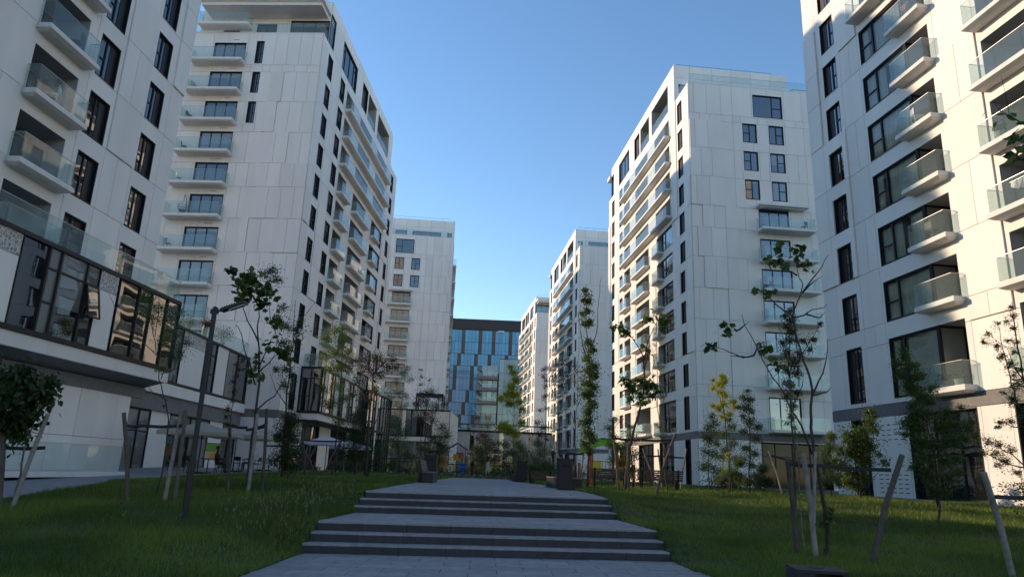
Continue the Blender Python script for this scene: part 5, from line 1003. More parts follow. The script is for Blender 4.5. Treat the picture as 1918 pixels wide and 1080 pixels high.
def tree(spec, idx):
    label, Y, leaf, style, size, r, lines, cl, dens, bark, name = spec
    if style == 'oval': size *= .72; dens *= .8
    elif style in ('palm', 'ovalbig'): size *= .85
    rng = np.random.default_rng(100+idx); rn = random.Random(idx)
    bx, bz = lines[0][0]; gz = H(bx, Y)
    t = thing(name, label, 'tree' if name == 'tree' else 'shrub', (bx, Y, gz), 0, 'young trees and shrubs of the garden')
    mb = MB(); allp = []
    ph = rn.uniform(0, 6)
    for li, l in enumerate(lines):
        pts = []
        n = len(l)
        for j, (x, z) in enumerate(l):
            dy = 0 if li == 0 else sin(ph+li*2.1)*.35*(j/(n-1))*min(2.2, abs(l[-1][1]-l[0][1])+abs(l[-1][0]-l[0][0]))
            if li == 0: dy = .12*sin(ph+z)*(j > 0)
            pts.append(Vector((x-bx, dy, z-gz)))
        if li == 0: pts[0].z = -.1
        # densify with jitter
        q = []
        for a, b in zip(pts, pts[1:]):
            m = 3
            for i in range(m):
                p = a.lerp(b, i/m); 
                if i: p += Vector([rn.uniform(-1, 1)*(b-a).length*.03 for _ in range(3)])
                q.append(p)
        q.append(pts[-1]); K = len(q)
        r0 = r if li == 0 else r*.5
        r1 = max(.006, r*.14) if li == 0 else max(.005, r*.1)
        mb.tube(q, [r0+(r1-r0)*(i/(K-1))**.8 for i in range(K)], 8 if li == 0 and r > .03 else 5)
        if li == 0 and r > .03:   # root flare
            mb.tube([q[0], q[0]+Vector((0, 0, .22))], [r*1.5, r*.95], 8, cap=False)
        allp += [p for p in q if (p.z > .8 or name == 'shrub')]
    if not allp: allp = [pts[-1]]
    leafpts = []
    for (x, z, rad) in cl:
        dy = rn.uniform(-.7, .7)*min(1.3, rad*2.2)
        c = Vector((x-bx, dy, z-gz))
        near = min(allp, key=lambda p: (p-c).length+(.6*max(0, p.z-c.z)))
        c.y = near.y+dy*.8
        mid = near.lerp(c, .5)+Vector((0, 0, -.06*(near-c).length+rn.uniform(-.03, .03)))
        mb.tube([near, mid, c], [max(.004, r*.13), max(.004, r*.1), .003], 4, cap=False)
        for _ in range(3 if style != 'feather' else 8):
            e = c+Vector([rn.gauss(0, .55)*rad for _ in range(3)]); mb.tube([c.lerp(near, .3), e], [.004, .002], 3, cap=False)
        if style == 'feather': nn = int(520*dens)
        elif style == 'palm': nn = int(max(5, 13*dens*(rad/size)**1.6))
        elif style == 'ovalbig': nn = int(max(8, 34*dens*(rad/size)**1.6))
        else: nn = int(max(10, 40*dens*(rad/size)**1.65))
        nn = min(nn, 700)
        P = rng.normal(0, 1, (nn, 3)); P /= np.linalg.norm(P, axis=1)[:, None]; P *= (rng.random(nn)**.5*rad*1.3)[:, None]
        # clump into twig-ends
        if nn > 12:
            K = max(3, nn//9); cen = P[:K]; asg = rng.integers(0, K, nn); P = P*.5+cen[asg]*.7
        P[:, 2] *= .8
        leafpts.append(P+np.array([c.x, c.y, c.z]))
    if style != 'feather' and len(cl) > 3:
        C3 = np.array([lp.mean(0) for lp in leafpts]); ex = []
        for ci in range(len(cl)):
            dd = np.linalg.norm(C3-C3[ci], axis=1); dd[ci] = 1e9; o_ = np.argsort(dd)[:2]
            for oj in o_:
                if dd[oj] > max(.9, 4.5*cl[ci][2]): continue
                kx = max(2, int(len(leafpts[ci])*.30)); f = rng.random(kx)[:, None]
                ex.append(C3[ci]*(1-f)+C3[oj]*f+rng.normal(0, cl[ci][2]*.75, (kx, 3)))
        leafpts += ex
    trunk = mb.mesh('trunk', M[bark]); trunk.polygons.foreach_set('use_smooth', [True]*len(trunk.polygons)); link('trunk', trunk, t)
    LP = np.concatenate(leafpts)
    link('crown', leaves_mesh('crown', LP, size, style, L[leaf], rng, .55 if style in ('palm', 'ovalbig') else .25), t, kind='stuff')
    return len(LP)
nl = 0
for i, s_ in enumerate(TREES): nl += tree(s_, i)
print('leaves', nl)
# branch of a near tree reaching in at the upper right: single big leaves
def near_branch():
    t = thing('tree', 'big leaved tree whose twig hangs into the upper right picture corner', 'tree', (8.6, 8.3, 0), 0, 'young trees and shrubs of the garden')
    mb = MB(); B = lambda x, y, z: Vector((x-8.6, y-8.3, z))
    trunk = [B(8.6, 8.3, -.1), B(8.6, 8.3, 2.), B(8.4, 8.2, 3.8), B(8.2, 8.1, 5.), B(7.9, 8, 6.4)]
    mb.tube(trunk, [.09, .075, .06, .045, .02], 8)
    br = [B(8.2, 8.1, 5.0), B(7.3, 8.05, 5.35), B(6.8, 8., 5.7), B(6.45, 8., 5.98), B(6.25, 8., 6.12), B(6.12, 8., 6.2)]
    mb.tube(br, [.04, .025, .016, .010, .007, .004], 6)
    mb.tube([B(6.25, 8, 6.12), B(6.24, 8., 6.45), B(6.22, 8, 6.7)], [.005, .003, .002], 4); mb.tube([B(6.3, 8, 6.08), B(6.15, 8., 6.15), B(6.05, 8, 6.35)], [.005, .003, .002], 4)
    mb.tube([B(6.8, 8, 5.7), B(6.5, 8.2, 5.75), B(6.4, 8.2, 5.8)], [.008, .005, .003], 4)
    link('trunk', mb.mesh('trunk', M['bark']), t)
    rn = random.Random(3); rng = np.random.default_rng(5)
    spots = [(6.08, 8, 6.12), (5.98, 8, 6.18), (6.14, 8.0, 6.05), (6.2, 8, 6.12), (6.02, 7.95, 6.0), (6.3, 8, 6.0), (6.26, 7.97, 6.15), (6.36, 8, 5.95), (6.35, 8.05, 5.88)]+[(rn.uniform(6.28, 6.75), 8+rn.uniform(-.25, .25), rn.uniform(5.55, 6.0)) for _ in range(26)]+[(rn.uniform(7.1, 9), 8+rn.uniform(-.8, .8), rn.uniform(5.2, 6.8)) for _ in range(40)]
    for k, sp in enumerate(spots):
        me = leaves_mesh('leaf', np.array([[0., 0, 0]]), .15 if k < 9 else .19, 'ovalbig' if k < 9 else 'palm', L['big'], rng, .75)
        link('leaf', me, t, tuple(B(*sp)))
near_branch()
# ------------------------------------------------------------------ tree guards
for lb, Y, stakes, straps in GUARDS:
    gx = sum(s_[0][0] for s_ in stakes)/len(stakes); gz = H(gx, Y)
    t = thing('tree_guard', lb, 'tree guard', (gx, Y, gz), 0, 'tree guards of wooden stakes with black straps')
    rn = random.Random(lb)
    offs = [rn.uniform(-.45, .45) for _ in stakes]
    for (b, tp, r, kd), oy in zip(stakes, offs):
        mb = MB(); mb.tube([(b[0]-gx, oy, b[1]-gz-.35), ((b[0]+tp[0])/2-gx+.01, oy*.8, (b[1]+tp[1])/2-gz), (tp[0]-gx, oy*.6, tp[1]-gz)], [r, r*.97, r*.93], 9)
        if Y < 16.5:
            for q in (.3, .62): c = Vector((b[0]+(tp[0]-b[0])*q-gx, oy*(1-.4*q), b[1]+(tp[1]-b[1])*q-gz))
        link('stake', mb.mesh('stake', M['stakew'] if kd == 1 else M['stake'] if kd == 0 else M['stake_sun'] if 'stake_sun' in M else M['stakew']), t)
    for a, b in straps:
        mb = MB(); h = .035 if Y < 20 else .04; A = Vector((a[0]-gx, -.05, a[1]-gz)); B_ = Vector((b[0]-gx, .05, b[1]-gz))
        mid = (A+B_)/2+Vector((0, .06, -.02)); mb.bar(A, mid, .012, h*2); mb.bar(mid, B_, .012, h*2)
        link('strap', mb.mesh('strap', M['strap']), t)
# ------------------------------------------------------------------ street lamps
def lamp(label, x, y, h, al, hw, rz):
    z = H(x, y); t = thing('street_lamp', label, 'street lamp', (x, y, z), rz, 'street lamps on the lawn')
    mb = MB(); mb.tube([(0, 0, -.1), (0, 0, 1.15)], .058, 12); mb.tube([(0, 0, 1.15), (0, 0, 1.19), (0, 0, 1.2)], [.058, .05, .048], 12); mb.tube([(0, 0, 1.2), (0, 0, h)], .048, 12); link('pole', mb.mesh('pole', M['frame2']), t)
    mb = MB(); mb.box(-.075, .075, -.03, .03, h-.12, h-.03); mb.bar((.05, 0, h-.07), (.17, 0, h-.045), .03); mb.bar((.0, 0, h-.05), (.02, 0, h+.02), .1, .05); link('bracket', mb.mesh('bracket', M['frame2']), t)
    mb = MB(); A = Vector((.14, 0, h-.055)); B_ = Vector((.14+al, 0, h+.12)); mb.bar(A, B_, hw, .055); 
    for k in range(9): p = A.lerp(B_, .08+k*.1); mb.bar(p+Vector((0, -hw/2, .035)), p+Vector((0, hw/2, .035)), .012, .03)
    hd = link('lamp_head', mb.mesh('lamp_head', M['frame2']), t)
    mb = MB(); d = Vector((.05, 0, -.032)); mb.bar(A.lerp(B_, .25)+d, A.lerp(B_, .9)+d, hw*.7, .01); link('lens', mb.mesh('lens', M['steel']), hd)
lamp('tall black street lamp with flat head leaning over the left lawn', -5.88, 13.6, 3.98, .48, .16, radians(-6))
lamp('small distant black street lamp beside the purple tree at the glazed bay', -8.7, 45, 6.4, .55, .2, 0)
# box-shaped light bollard in the lawn
t = thing('light_bollard', 'low black open box light bollard in the grass by the lower path', 'bollard light', (3.28, 7.75, 0), radians(-9), None)
mb = MB(); a = .25
mb.box(-a, a, -.25, .25, .625, .655); link('cap', mb.mesh('cap', M['capm']), t)
mb = MB(); mb.box(-a, -a+.17, -.25, .25, .0, .622); mb.box(a-.06, a, -.25, .25, 0, .622); mb.box(a-.22, a-.061, .1, .25, 0, .622); mb.box(-a, a, -.25, .25, -.05, .06); link('housing', mb.mesh('housing', M['bench']), t)
mb = MB(); mb.box(-.06, .06, -.04, .04, .656, .661); link('cap_plate', mb.mesh('cap_plate', M['frame']), t)
# ------------------------------------------------------------------ benches
def path_bench(label, x, y, rz, L_=3.2, back0=.35, back1=1., mirror=1):
    """long box seat with a slatted backrest on part of it; seat faces +x local"""
    t = thing('path_bench', label, 'bench', (x, y, .935), rz, 'black box benches along the path')
    mb = MB(); mb.box(-.28, .28, 0, L_, 0, .40); mb.box(-.30, .30, -.01, L_+.01, .0, .02); link('base', mb.mesh('base', M['bench']), t)
    n = 6
    for k in range(n): mb = MB(); w = .6/n; mb.box(-.30+w*k+.006, -.30+w*(k+1)-.006, 0, L_, .405, .435); link('slat', mb.mesh('slat', M['slatg']), t)
    y0, y1 = L_*back0, L_*back1
    for yy_ in (y0, (y0+y1)/2, y1-.05):
        mb = MB(); P = [(-.30, 0), (-.16, 0), (-.16, .42), (-.30, .93), (-.36, .93), (-.34, .4)]
        i = len(mb.v); mb.v += [(p[0], yy_, p[1]) for p in P]+[(p[0], yy_+.05, p[1]) for p in P]; m_ = len(P)
        mb.f += [tuple(range(i, i+m_)), tuple(range(i+2*m_-1, i+m_-1, -1))]+[(i+k, i+(k+1) % m_, i+m_+(k+1) % m_, i+m_+k) for k in range(m_)]; mb.m += [0]*(m_+2)
        link('back_support', mb.mesh('back_support', M['bench']), t)
    for k in range(5):
        z = .50+k*.095; xx = -.165-.115*(z-.42)/.5*1.1; mb = MB(); mb.bar((xx, y0, z), (xx, y1, z), .03, .07); link('back_slat', mb.mesh('back_slat', M['slatg']), t)
    return t
path_bench('black box bench with slatted backrest on the left path edge', -3.28, 30.3, radians(2), 3.0, .0, 1.)
path_bench('long black box bench with slatted backrest behind the litter bin on the right', 2.1, 31.6, pi+radians(7), 4.4, .05, .7)
path_bench('far black box bench beside the second litter bin', .75, 46.3, pi+radians(7), 2.6, .1, .9)
def bin_(label, x, y, rz, w=.5, d=.5, h=1.12):
    t = thing('litter_bin', label, 'litter bin', (x, y, .935), rz, 'square anthracite litter bins')
    mb = MB(); mb.box(-w/2, w/2, -d/2, d/2, .02, h-.1); link('body', mb.mesh('body', M['bin']), t)
    mb = MB(); mb.box(-w/2-.01, w/2+.01, -d/2-.01, d/2+.01, h-.09, h); link('top', mb.mesh('top', M['bin']), t)
    mb = MB(); mb.box(-w/2+.04, w/2-.04, -d/2+.04, d/2-.04, 0, .02); mb.box(-.15, .15, -d/2-.004, -d/2+.01, h-.3, h-.2); link('opening', mb.mesh('opening', M['frame']), t)
bin_('square anthracite litter bin standing in front of the long bench', 2.22, 26.9, radians(8))
bin_('smaller looking anthracite litter bin far along the path', 1.0, 43.3, radians(8), .55, .55, 1.2)
bin_('anthracite litter bin behind the left bench backrest', -3.75, 36.5, radians(0), .6, .6, 1.25)
def wood_bench(label, x, y, rz, L_=2.0):
    t = thing('park_bench', label, 'bench', (x, y, H(x, y)), rz, 'wooden slatted park benches on the lawn')
    for k in range(5): mb = MB(); yy_ = -.22+.105*k; mb.box(0, L_, yy_, yy_+.085, .43, .465); link('seat_slat', mb.mesh('seat_slat', M['slat']), t)
    for k in range(5): mb = MB(); z = .5+.09*k; mb.bar((0, -.27-.05*k*.5, z), (L_, -.27-.05*k*.5, z), .03, .07); link('back_slat', mb.mesh('back_slat', M['slat']), t)
    for x_ in (.18, L_-.26):
        mb = MB(); mb.box(x_, x_+.08, .2, .28, -.02, .43); mb.bar((x_+.04, -.2, -.02), (x_+.04, -.4, .93), .07, .06); mb.box(x_, x_+.08, -.25, .28, .38, .43); link('leg', mb.mesh('leg', M['bench']), t)
wood_bench('brown slatted park bench seen from behind before the green playground', 4.05, 34.5, radians(-4), 1.85)
wood_bench('brown slatted park bench seen from behind below the catalpa like tree', 6.05, 33.2, radians(-4), 2.05)
wood_bench('low dark park bench in the shade behind the far litter bin', 1.3, 40.2, radians(-20), 1.6)
# ------------------------------------------------------------------ playgrounds
t = thing('playground_tower', 'climbing tower with lime green curled roof, orange posts and yellow panel', 'playground', (5.72, 42.0, .93), radians(-10)); t.scale = (.92, .92, .92)
posts = [(-.75, -.7), (.85, -.7), (-.75, .8), (.85, .8), (-1.5, -.2), (1.9, 0)]
for k, (x, y) in enumerate(posts): mb = MB(); mb.tube([(x, y, 0), (x, y, 2.3 if k < 4 else 1.35)], .09, 10); link('post', mb.mesh('post', M['orangep']), t)
mb = MB(); prof = []
for k in range(13): f = k/12; prof.append((-1.15+2.4*f, 2.1+.75*sin(pi*f)**.8+.12*f))
mb.poly([(x, -.9, z) for x, z in prof]+[(.9, -.9, 2.2), (0, -.9, 2.42), (-.8, -.9, 2.2)])
for (a, b) in zip(prof, prof[1:]): mb.quad((a[0], -.9, a[1]), (b[0], -.9, b[1]), (b[0], .95, b[1]), (a[0], .95, a[1])); mb.quad((a[0], -.9, a[1]), (b[0], -.9, b[1]), (b[0], -.9, b[1]-.16), (a[0], -.9, a[1]-.16))
mb.tube([(-1.15, -.9, 2.1), (-1.35, -.9, 1.95), (-1.4, -.9, 2.15), (-1.28, -.9, 2.3)], .09, 8); link('roof', mb.mesh('roof', M['green']), t)
mb = MB(); mb.tube([(.3, 0, 2.85), (.35, 0, 3.02)], [.1, .05], 8); link('finial', mb.mesh('finial', M['white']), t)
for nm, mt, bx in (('platform', 'bench', (-.75, .85, -.7, .8, .9, .98)), ('side_panel', 'orange', (.9, 1.5, -.74, -.66, .75, 1.75)), ('side_panel', 'yellow', (-.62, -.1, -.76, -.7, .9, 1.45)), ('side_panel', 'blue', (-.7, -.2, .78, .82, 1., 1.4)), ('side_panel', 'orange', (1.55, 1.9, -.1, 0, .6, 1.2)), ('curved_slide', 'yellow', (1.0, 1.4, .2, .7, 0, .35))):
    mb = MB(); mb.box(*bx); link(nm, mb.mesh(nm, M[mt]), t)
mb = MB()
for k in range(7): mb.tube([(-.7+.22*k, -.7, .98), (-.7+.22*k, -.7, 1.45)], .018, 5)
mb.tube([(-.72, -.7, 1.47), (.8, -.7, 1.47)], .025, 5); link('guard_rail', mb.mesh('guard_rail', M['orangep']), t)
t = thing('playground_tower', 'distant climbing frame with dark blue gable roofs, orange panels and blue slide', 'playground', (-5.6, 82, .93), 0)
for x in (-2.2, -.9, .1, 1.0): mb = MB(); mb.tube([(x, 0, 0), (x, 0, 2.6)], .05, 6); link('post', mb.mesh('post', M['stake']), t)
mb = MB()
for x in (.1,): mb.poly([(x-1.2, -.8, 2.75), (x, -.8, 3.5), (x, .8, 3.5), (x-1.2, .8, 2.75)]); mb.poly([(x, -.8, 3.5), (x+1.2, -.8, 2.75), (x+1.2, .8, 2.75), (x, .8, 3.5)]); mb.bar((x-1.2, -.82, 2.75), (x, -.82, 3.5), .05, .15); mb.bar((x, -.82, 3.5), (x+1.2, -.82, 2.75), .05, .15)
link('roof', mb.mesh('roof', M['bluer']), t)
for nm, mt, bx in (('panel_board', 'orange', (-2.0, -1.2, -.05, .05, .8, 2.0)), ('panel_board', 'orange', (-.35, .2, -.05, .05, 1.6, 2.3)), ('panel_board', 'orangep', (.55, .85, -.05, .05, 1.6, 2.3)), ('slide', 'blue', (.45, 1.1, -.9, -.1, 0, 1.25)), ('platform', 'bench', (-.9, 1, -.4, .8, 1.1, 1.2))):
    mb = MB(); mb.box(*bx)
    if nm == 'slide': mb = MB(); mb.poly([(.45, -.1, 1.3), (1.1, -.1, 1.3), (1.1, -1.6, .1), (.45, -1.6, .1)]); mb.bar((.45, -.1, 1.4), (.45, -1.6, .2), .05, .2); mb.bar((1.1, -.1, 1.4), (1.1, -1.6, .2), .05, .2)
    link(nm, mb.mesh(nm, M[mt]), t)
# ------------------------------------------------------------------ cafe
def parasol(label, x, y, w, zt, cm, rz=0.):
    z = H0(x, y)+.04; t = thing('parasol', label, 'parasol', (x, y, z), rz, 'cafe parasols')
    mb = MB(); mb.tube([(0, 0, 0), (0, 0, zt)], .035, 8); link('pole', mb.mesh('pole', M['frame2']), t)
    mb = MB(); mb.box(-.4, .4, -.4, .4, 0, .08); link('base', mb.mesh('base', M['frame2']), t)
    mb = MB(); h = w/2; c = (0, 0, zt); P = [(-h, -h), (0, -h), (h, -h), (h, 0), (h, h), (0, h), (-h, h), (-h, 0)]
    for k in range(8): a, b = P[k], P[(k+1) % 8]; za = zt-.55-(.0 if k % 2 == 0 else -.05); zb_ = zt-.55-(.0 if k % 2 else -.05); mb.poly([(a[0], a[1], za), (b[0], b[1], zb_), c]); mb.quad((a[0], a[1], za), (b[0], b[1], zb_), (b[0], b[1], zb_-.2), (a[0], a[1], za-.2))
    cn = link('canopy', mb.mesh('canopy', M[cm]), t)
    mb = MB()
    for k in range(8): mb.bar((P[k][0]*.98, P[k][1]*.98, zt-.57), (0, 0, zt-.08), .02)
    link('ribs', mb.mesh('ribs', M['frame2']), t)
parasol('cream square parasol nearest the street lamp over the cafe terrace', -15.9, 37.5, 3.4, 2.6, 'canvas', .1)
parasol('cream square parasol in the middle of the cafe row', -15.7, 41.8, 3.4, 2.6, 'canvas', .05)
parasol('cream square parasol at the tower corner, last of the cafe row', -15.4, 46.2, 3.4, 2.6, 'canvas', .08)
parasol('white and blue parasol under the glazed bay', -14.2, 57., 3.2, 2.75, 'canvasb', .1)
parasol('second white and blue parasol farther under the glazed bay', -13.2, 60.8, 3.0, 2.6, 'canvasb', .4)
CH = None
def chair_mesh_set(mt):
    t = link('cafe_chair', None)
    mb = MB(); mb.box(-.22, .22, -.22, .22, .43, .46); link('seat', mb.mesh('seat', M[mt]), t)
    mb = MB(); mb.box(-.22, .22, .2, .23, .62, .84); mb.box(-.22, -.19, .2, .23, .46, .62); mb.box(.19, .22, .2, .23, .46, .62); link('backrest', mb.mesh('backrest', M[mt]), t)
    for x in (-.2, .2):
        for y in (-.2, .2): mb = MB(); mb.bar((x, y, 0), (x*.9, y*.9, .43), .025); link('leg', mb.mesh('leg', M[mt]), t)
    for x in (-.24, .24): mb = MB(); mb.box(x-.015, x+.015, -.18, .22, .64, .66); mb.box(x-.015, x+.015, -.18, -.15, .43, .64); link('armrest', mb.mesh('armrest', M[mt]), t)
    return t
def place(src, used, label, cat, group, x, y, rz):
    z = H0(x, y)+.04
    if not used: o = src; o.location = (x, y, z); o.rotation_euler = (0, 0, rz); o['label'] = label
    else: o = copy_thing(src, label, (x, y, z), rz)
    o['category'] = cat; o['group'] = group; return o
bc = chair_mesh_set('frame'); rc = chair_mesh_set('red'); rc.name = 'cafe_chair_red' if False else 'cafe_chair'
spots = [(-19.0, 41.2, .2, 'black cafe chair against the white pillar, left one of the pair'), (-18.35, 41.2, -.1, 'black cafe chair against the white pillar, right one of the pair'),
 (-16.9, 38.9, 1.4, 'black cafe chair in the shade under the first cream parasol'), (-15.2, 38.6, -1.5, 'black cafe chair opposite under the first cream parasol'), (-15.9, 43.2, 2.9, 'black cafe chair with its back to the lawn under the middle parasol'),
 (-14.6, 42.4, -1.6, 'black cafe chair beside the person in checked top'), (-16.6, 42.3, 1.5, 'black cafe chair facing the lawn under the middle parasol'), (-16.3, 46.9, 1.2, 'black cafe chair under the last cream parasol'), (-14.4, 46.9, -1.2, 'black cafe chair next to the corner shrub tree')]
for k, (x, y, r, lb) in enumerate(spots): place(bc, k > 0, lb, 'chair', 'chairs of the cafe terrace', x, y, r)
reds = [(-14.3, 50.2, .3, 'red cafe chair at the white wall corner, nearer one'), (-13.6, 50.5, -.3, 'red cafe chair at the white wall corner, farther one'), (-13.6, 57.5, .1, 'red cafe chair under the white and blue parasol, leftmost of its row'), (-13.0, 57.7, -.1, 'red cafe chair under the white and blue parasol, second of its row'), (-12.3, 57.6, .15, 'red cafe chair under the white and blue parasol, third of its row'), (-11.7, 57.8, 0, 'red cafe chair under the white and blue parasol, rightmost of its row')]
for k, (x, y, r, lb) in enumerate(reds): place(rc, k > 0, lb, 'chair', 'chairs of the cafe terrace', x, y, r+pi)
tb_ = link('cafe_table', None)
mb = MB(); mb.tube([(0, 0, .72), (0, 0, .75)], .38, 20); link('tabletop', mb.mesh('tabletop', M['frame']), tb_)
mb = MB(); mb.tube([(0, 0, .02), (0, 0, .72)], .03, 8); link('column', mb.mesh('column', M['frame']), tb_)
mb = MB(); mb.tube([(0, 0, 0), (0, 0, .02)], .25, 16); link('foot', mb.mesh('foot', M['frame']), tb_)
for k, (x, y, lb) in enumerate([(-16.1, 39.2, 'round black cafe table under the first cream parasol'), (-15.6, 42.5, 'round black cafe table under the middle cream parasol'), (-15.4, 47.2, 'round black cafe table under the last cream parasol'), (-13.3, 56.6, 'round black cafe table in front of the row of red chairs')]): place(tb_, k > 0, lb, 'table', 'tables of the cafe terrace', x, y, 0)
# poster in the cafe window (green and orange food poster)
t = thing('advertising_poster', 'bright green and orange backlit poster in the cafe window', 'poster', (-19.1, 47.0, 1.3), radians(25)); t.scale = (.65, .65, .65)
mb = MB(); mb.box(-.75, .75, 0, .08, .35, 2.0); link('frame', mb.mesh('frame', M['frame']), t)
mb = MB(); mb.quad((-.7, -.01, 1.15), (.7, -.01, 1.15), (.7, -.01, 1.95), (-.7, -.01, 1.95)); 
def emis(n, c, s): m_ = mat(n, c, .5); b = m_.node_tree.nodes['Principled BSDF']; b.inputs['Emission Color'].default_value = (*c, 1); b.inputs['Emission Strength'].default_value = s; return m_
M['pg'] = emis('poster_green', (.08, .22, .03), .05); M['pw'] = emis('poster_cream', (.3, .28, .2), .05); M['po'] = emis('poster_orange', (.4, .17, .04), .05)
link('poster_field', mb.mesh('poster_field', M['pg']), t)
mb = MB(); mb.quad((-.7, -.011, .4), (.7, -.011, .4), (.7, -.011, 1.15), (-.7, -.011, 1.15)); link('poster_field', mb.mesh('poster_field', M['pw']), t)
mb = MB(); mb.poly([(.1+.32*cos(2*pi*k/16), -.02, .75+.28*sin(2*pi*k/16)) for k in range(16)]); link('poster_motif', mb.mesh('poster_motif', M['po']), t)
# ------------------------------------------------------------------ people
def person(label, x, y, z, rz, pose, top, bottom):
    t = thing('person', label, 'person', (x, y, z), rz)
    if pose == 'sit':
        V = [(0, 0, .50, .15), (0, .0, .72, .15), (0, .02, .95, .17), (0, .02, 1.06, .08), (0, 0, 1.14, .055), (0, -.01, 1.22, .095), (0, 0, 1.33, .085),
             (.10, -.02, .5, .095), (.13, -.45, .52, .075), (.13, -.47, .08, .05), (.13, -.60, .04, .04), (-.10, -.02, .5, .095), (-.13, -.45, .52, .075), (-.13, -.47, .08, .05), (-.13, -.60, .04, .04),
             (.19, .02, 1.02, .065), (.25, -.05, .75, .05), (.15, -.32, .72, .038), (.10, -.40, .73, .035), (-.19, .02, 1.02, .065), (-.25, -.05, .75, .05), (-.15, -.32, .72, .038), (-.10, -.40, .73, .035)]
    else:
        V = [(0, 0, .95, .15), (0, .0, 1.12, .14), (0, .0, 1.35, .17), (0, .0, 1.46, .08), (0, 0, 1.53, .055), (0, -.01, 1.62, .095), (0, 0, 1.72, .085),
             (.10, 0, .9, .1), (.11, -.08, .48, .07), (.11, -.02, .08, .05), (.11, -.16, .04, .04), (-.10, 0, .9, .1), (-.11, .06, .48, .07), (-.11, .12, .08, .05), (-.11, 0, .04, .04),
             (.20, .0, 1.41, .06), (.25, .03, 1.12, .048), (.24, -.08, .87, .038), (.24, -.1, .78, .035), (-.20, .0, 1.41, .06), (-.25, .03, 1.12, .048), (-.24, -.08, .87, .038), (-.24, -.1, .78, .035)]
    E_ = [(0, 1), (1, 2), (2, 3), (3, 4), (4, 5), (5, 6), (0, 7), (7, 8), (8, 9), (9, 10), (0, 11), (11, 12), (12, 13), (13, 14), (2, 15), (15, 16), (16, 17), (17, 18), (2, 19), (19, 20), (20, 21), (21, 22)]
    me = bpy.data.meshes.new('body'); me.from_pydata([v[:3] for v in V], E_, []); me.materials.append(M[top]); me.materials.append(M[bottom]); me.materials.append(M['skin'])
    o = link('body', me, t); md = o.modifiers.new('skin', 'SKIN'); 
    for i, v in enumerate(V): sv = me.skin_vertices[0].data[i]; sv.radius = (v[3], v[3]*.85); sv.use_root = (i == 0)
    sb = o.modifiers.new('sub', 'SUBSURF'); sb.levels = 1; sb.render_levels = 1
    hz = V[6][2]; mb = MB(); n = 8
    pr = [(0, .105), (.05, .115), (.1, .1), (.14, .05)]
    mb.tube([(0, .015, hz-.06+a) for a, r_ in pr], [r_ for a, r_ in pr], 10); link('hair', mb.mesh('hair', M['hair']), t)
    mb = MB(); mb.tube([(0, -.06, hz-.16), (0, -.085, hz-.09), (0, -.08, hz-.02)], [.05, .07, .06], 8); link('face', mb.mesh('face', M['skin']), t)
zc = lambda x, y: H0(x, y)+.04
person('seated person in grey checked top at the middle parasol', -14.9, 42.4, zc(-14.9, 42.4), -1.6, 'sit', 'cloth2', 'cloth1')
person('seated person dressed in black with short dark hair near the corner tree', -14.1, 46.9, zc(-14.1, 46.9), 1.1, 'sit', 'cloth1', 'cloth1')
person('seated person in dark clothes in the shade of the first parasol', -15.4, 38.6, zc(-15.4, 38.6), 1.7, 'sit', 'cloth1', 'cloth1')
person('seated person at the red chairs by the white wall', -14.3, 50.2, zc(-14.3, 50.2), .3, 'sit', 'cloth1', 'cloth2')
person('standing person in pale top walking past the far playground', -1.9, 80, .93, .8, 'stand', 'white', 'cloth1')
person('standing person in dark jacket beside the far playground', -3.6, 79, .93, -.6, 'stand', 'cloth1', 'cloth1')
# ------------------------------------------------------------------ planting on terraces, hedges
def bush(label, x, y, z, r, n, leaf, size, cat='shrub', pot=None, group=None):
    rng = np.random.default_rng(int(abs(x*31+y*7)) + n); t = thing('potted_plant' if pot else 'bush', label, cat, (x, y, z), 0, group)
    z0 = 0
    if pot: mb = MB(); mb.tube([(0, 0, 0), (0, 0, pot)], [.16, .21], 10); link('pot', mb.mesh('pot', M['pot']), t); z0 = pot
    mb = MB()
    for k in range(7): a = k*.9; mb.tube([(0, 0, 0 if not pot else pot-.05), (cos(a)*r*.3, sin(a)*r*.3, z0+r*.7), (cos(a)*r*.6, sin(a)*r*.6, z0+r*1.3)], [.012, .009, .004], 4, cap=False)
    link('stem', mb.mesh('stem', M['bark']), t)
    P = rng.normal(0, 1, (n, 3)); P /= np.linalg.norm(P, axis=1)[:, None]; P *= (rng.random(n)**.4*r)[:, None]; P *= 1+.25*np.sin(P[:, :1]*9/r)*np.cos(P[:, 1:2]*8/r); P[:, 2] = P[:, 2]*.85+r*.8+z0
    link('foliage', leaves_mesh('foliage', P, size, 'oval', L[leaf], rng, .3), t, kind='stuff')
bush('spiky red leaved plant in a pale pot on the connecting terrace', -21.9, 49.5, 9.95, .38, 90, 'redd', .35, 'plant', .75)
bush('round green plant behind the terrace glass left of the red leaved plant', -21.9, 46.9, 9.95, .45, 300, 'light', .1, 'plant', .3)
bush('wide grey green planter shrub on the connecting terrace', -22.2, 53.5, 9.95, .85, 500, 'dark', .12, 'plant', .4)
bush('green plant on the corner terrace of the second left tower bay', -18., 64., 9.95, .75, 500, 'dark', .12, 'plant', .3)
for k, (x, c_) in enumerate([(-16.2, 'mid'), (-14.9, 'mid'), (-13.4, 'light'), (-11.9, 'dark'), (-10.4, 'mid')]):
    bush(['low green planter shrub on the small podium roof, leftmost of five', 'low green planter shrub on the small podium roof, second of five', 'pale planter shrub on the small podium roof, middle of five', 'dark planter shrub on the small podium roof beside the pergola', 'low green planter shrub on the small podium roof, rightmost of five'][k], x, 103.8, 9.8, .55, 220, c_, .16, 'plant', .25, 'planter shrubs on the small podium roof')
rng = np.random.default_rng(2)
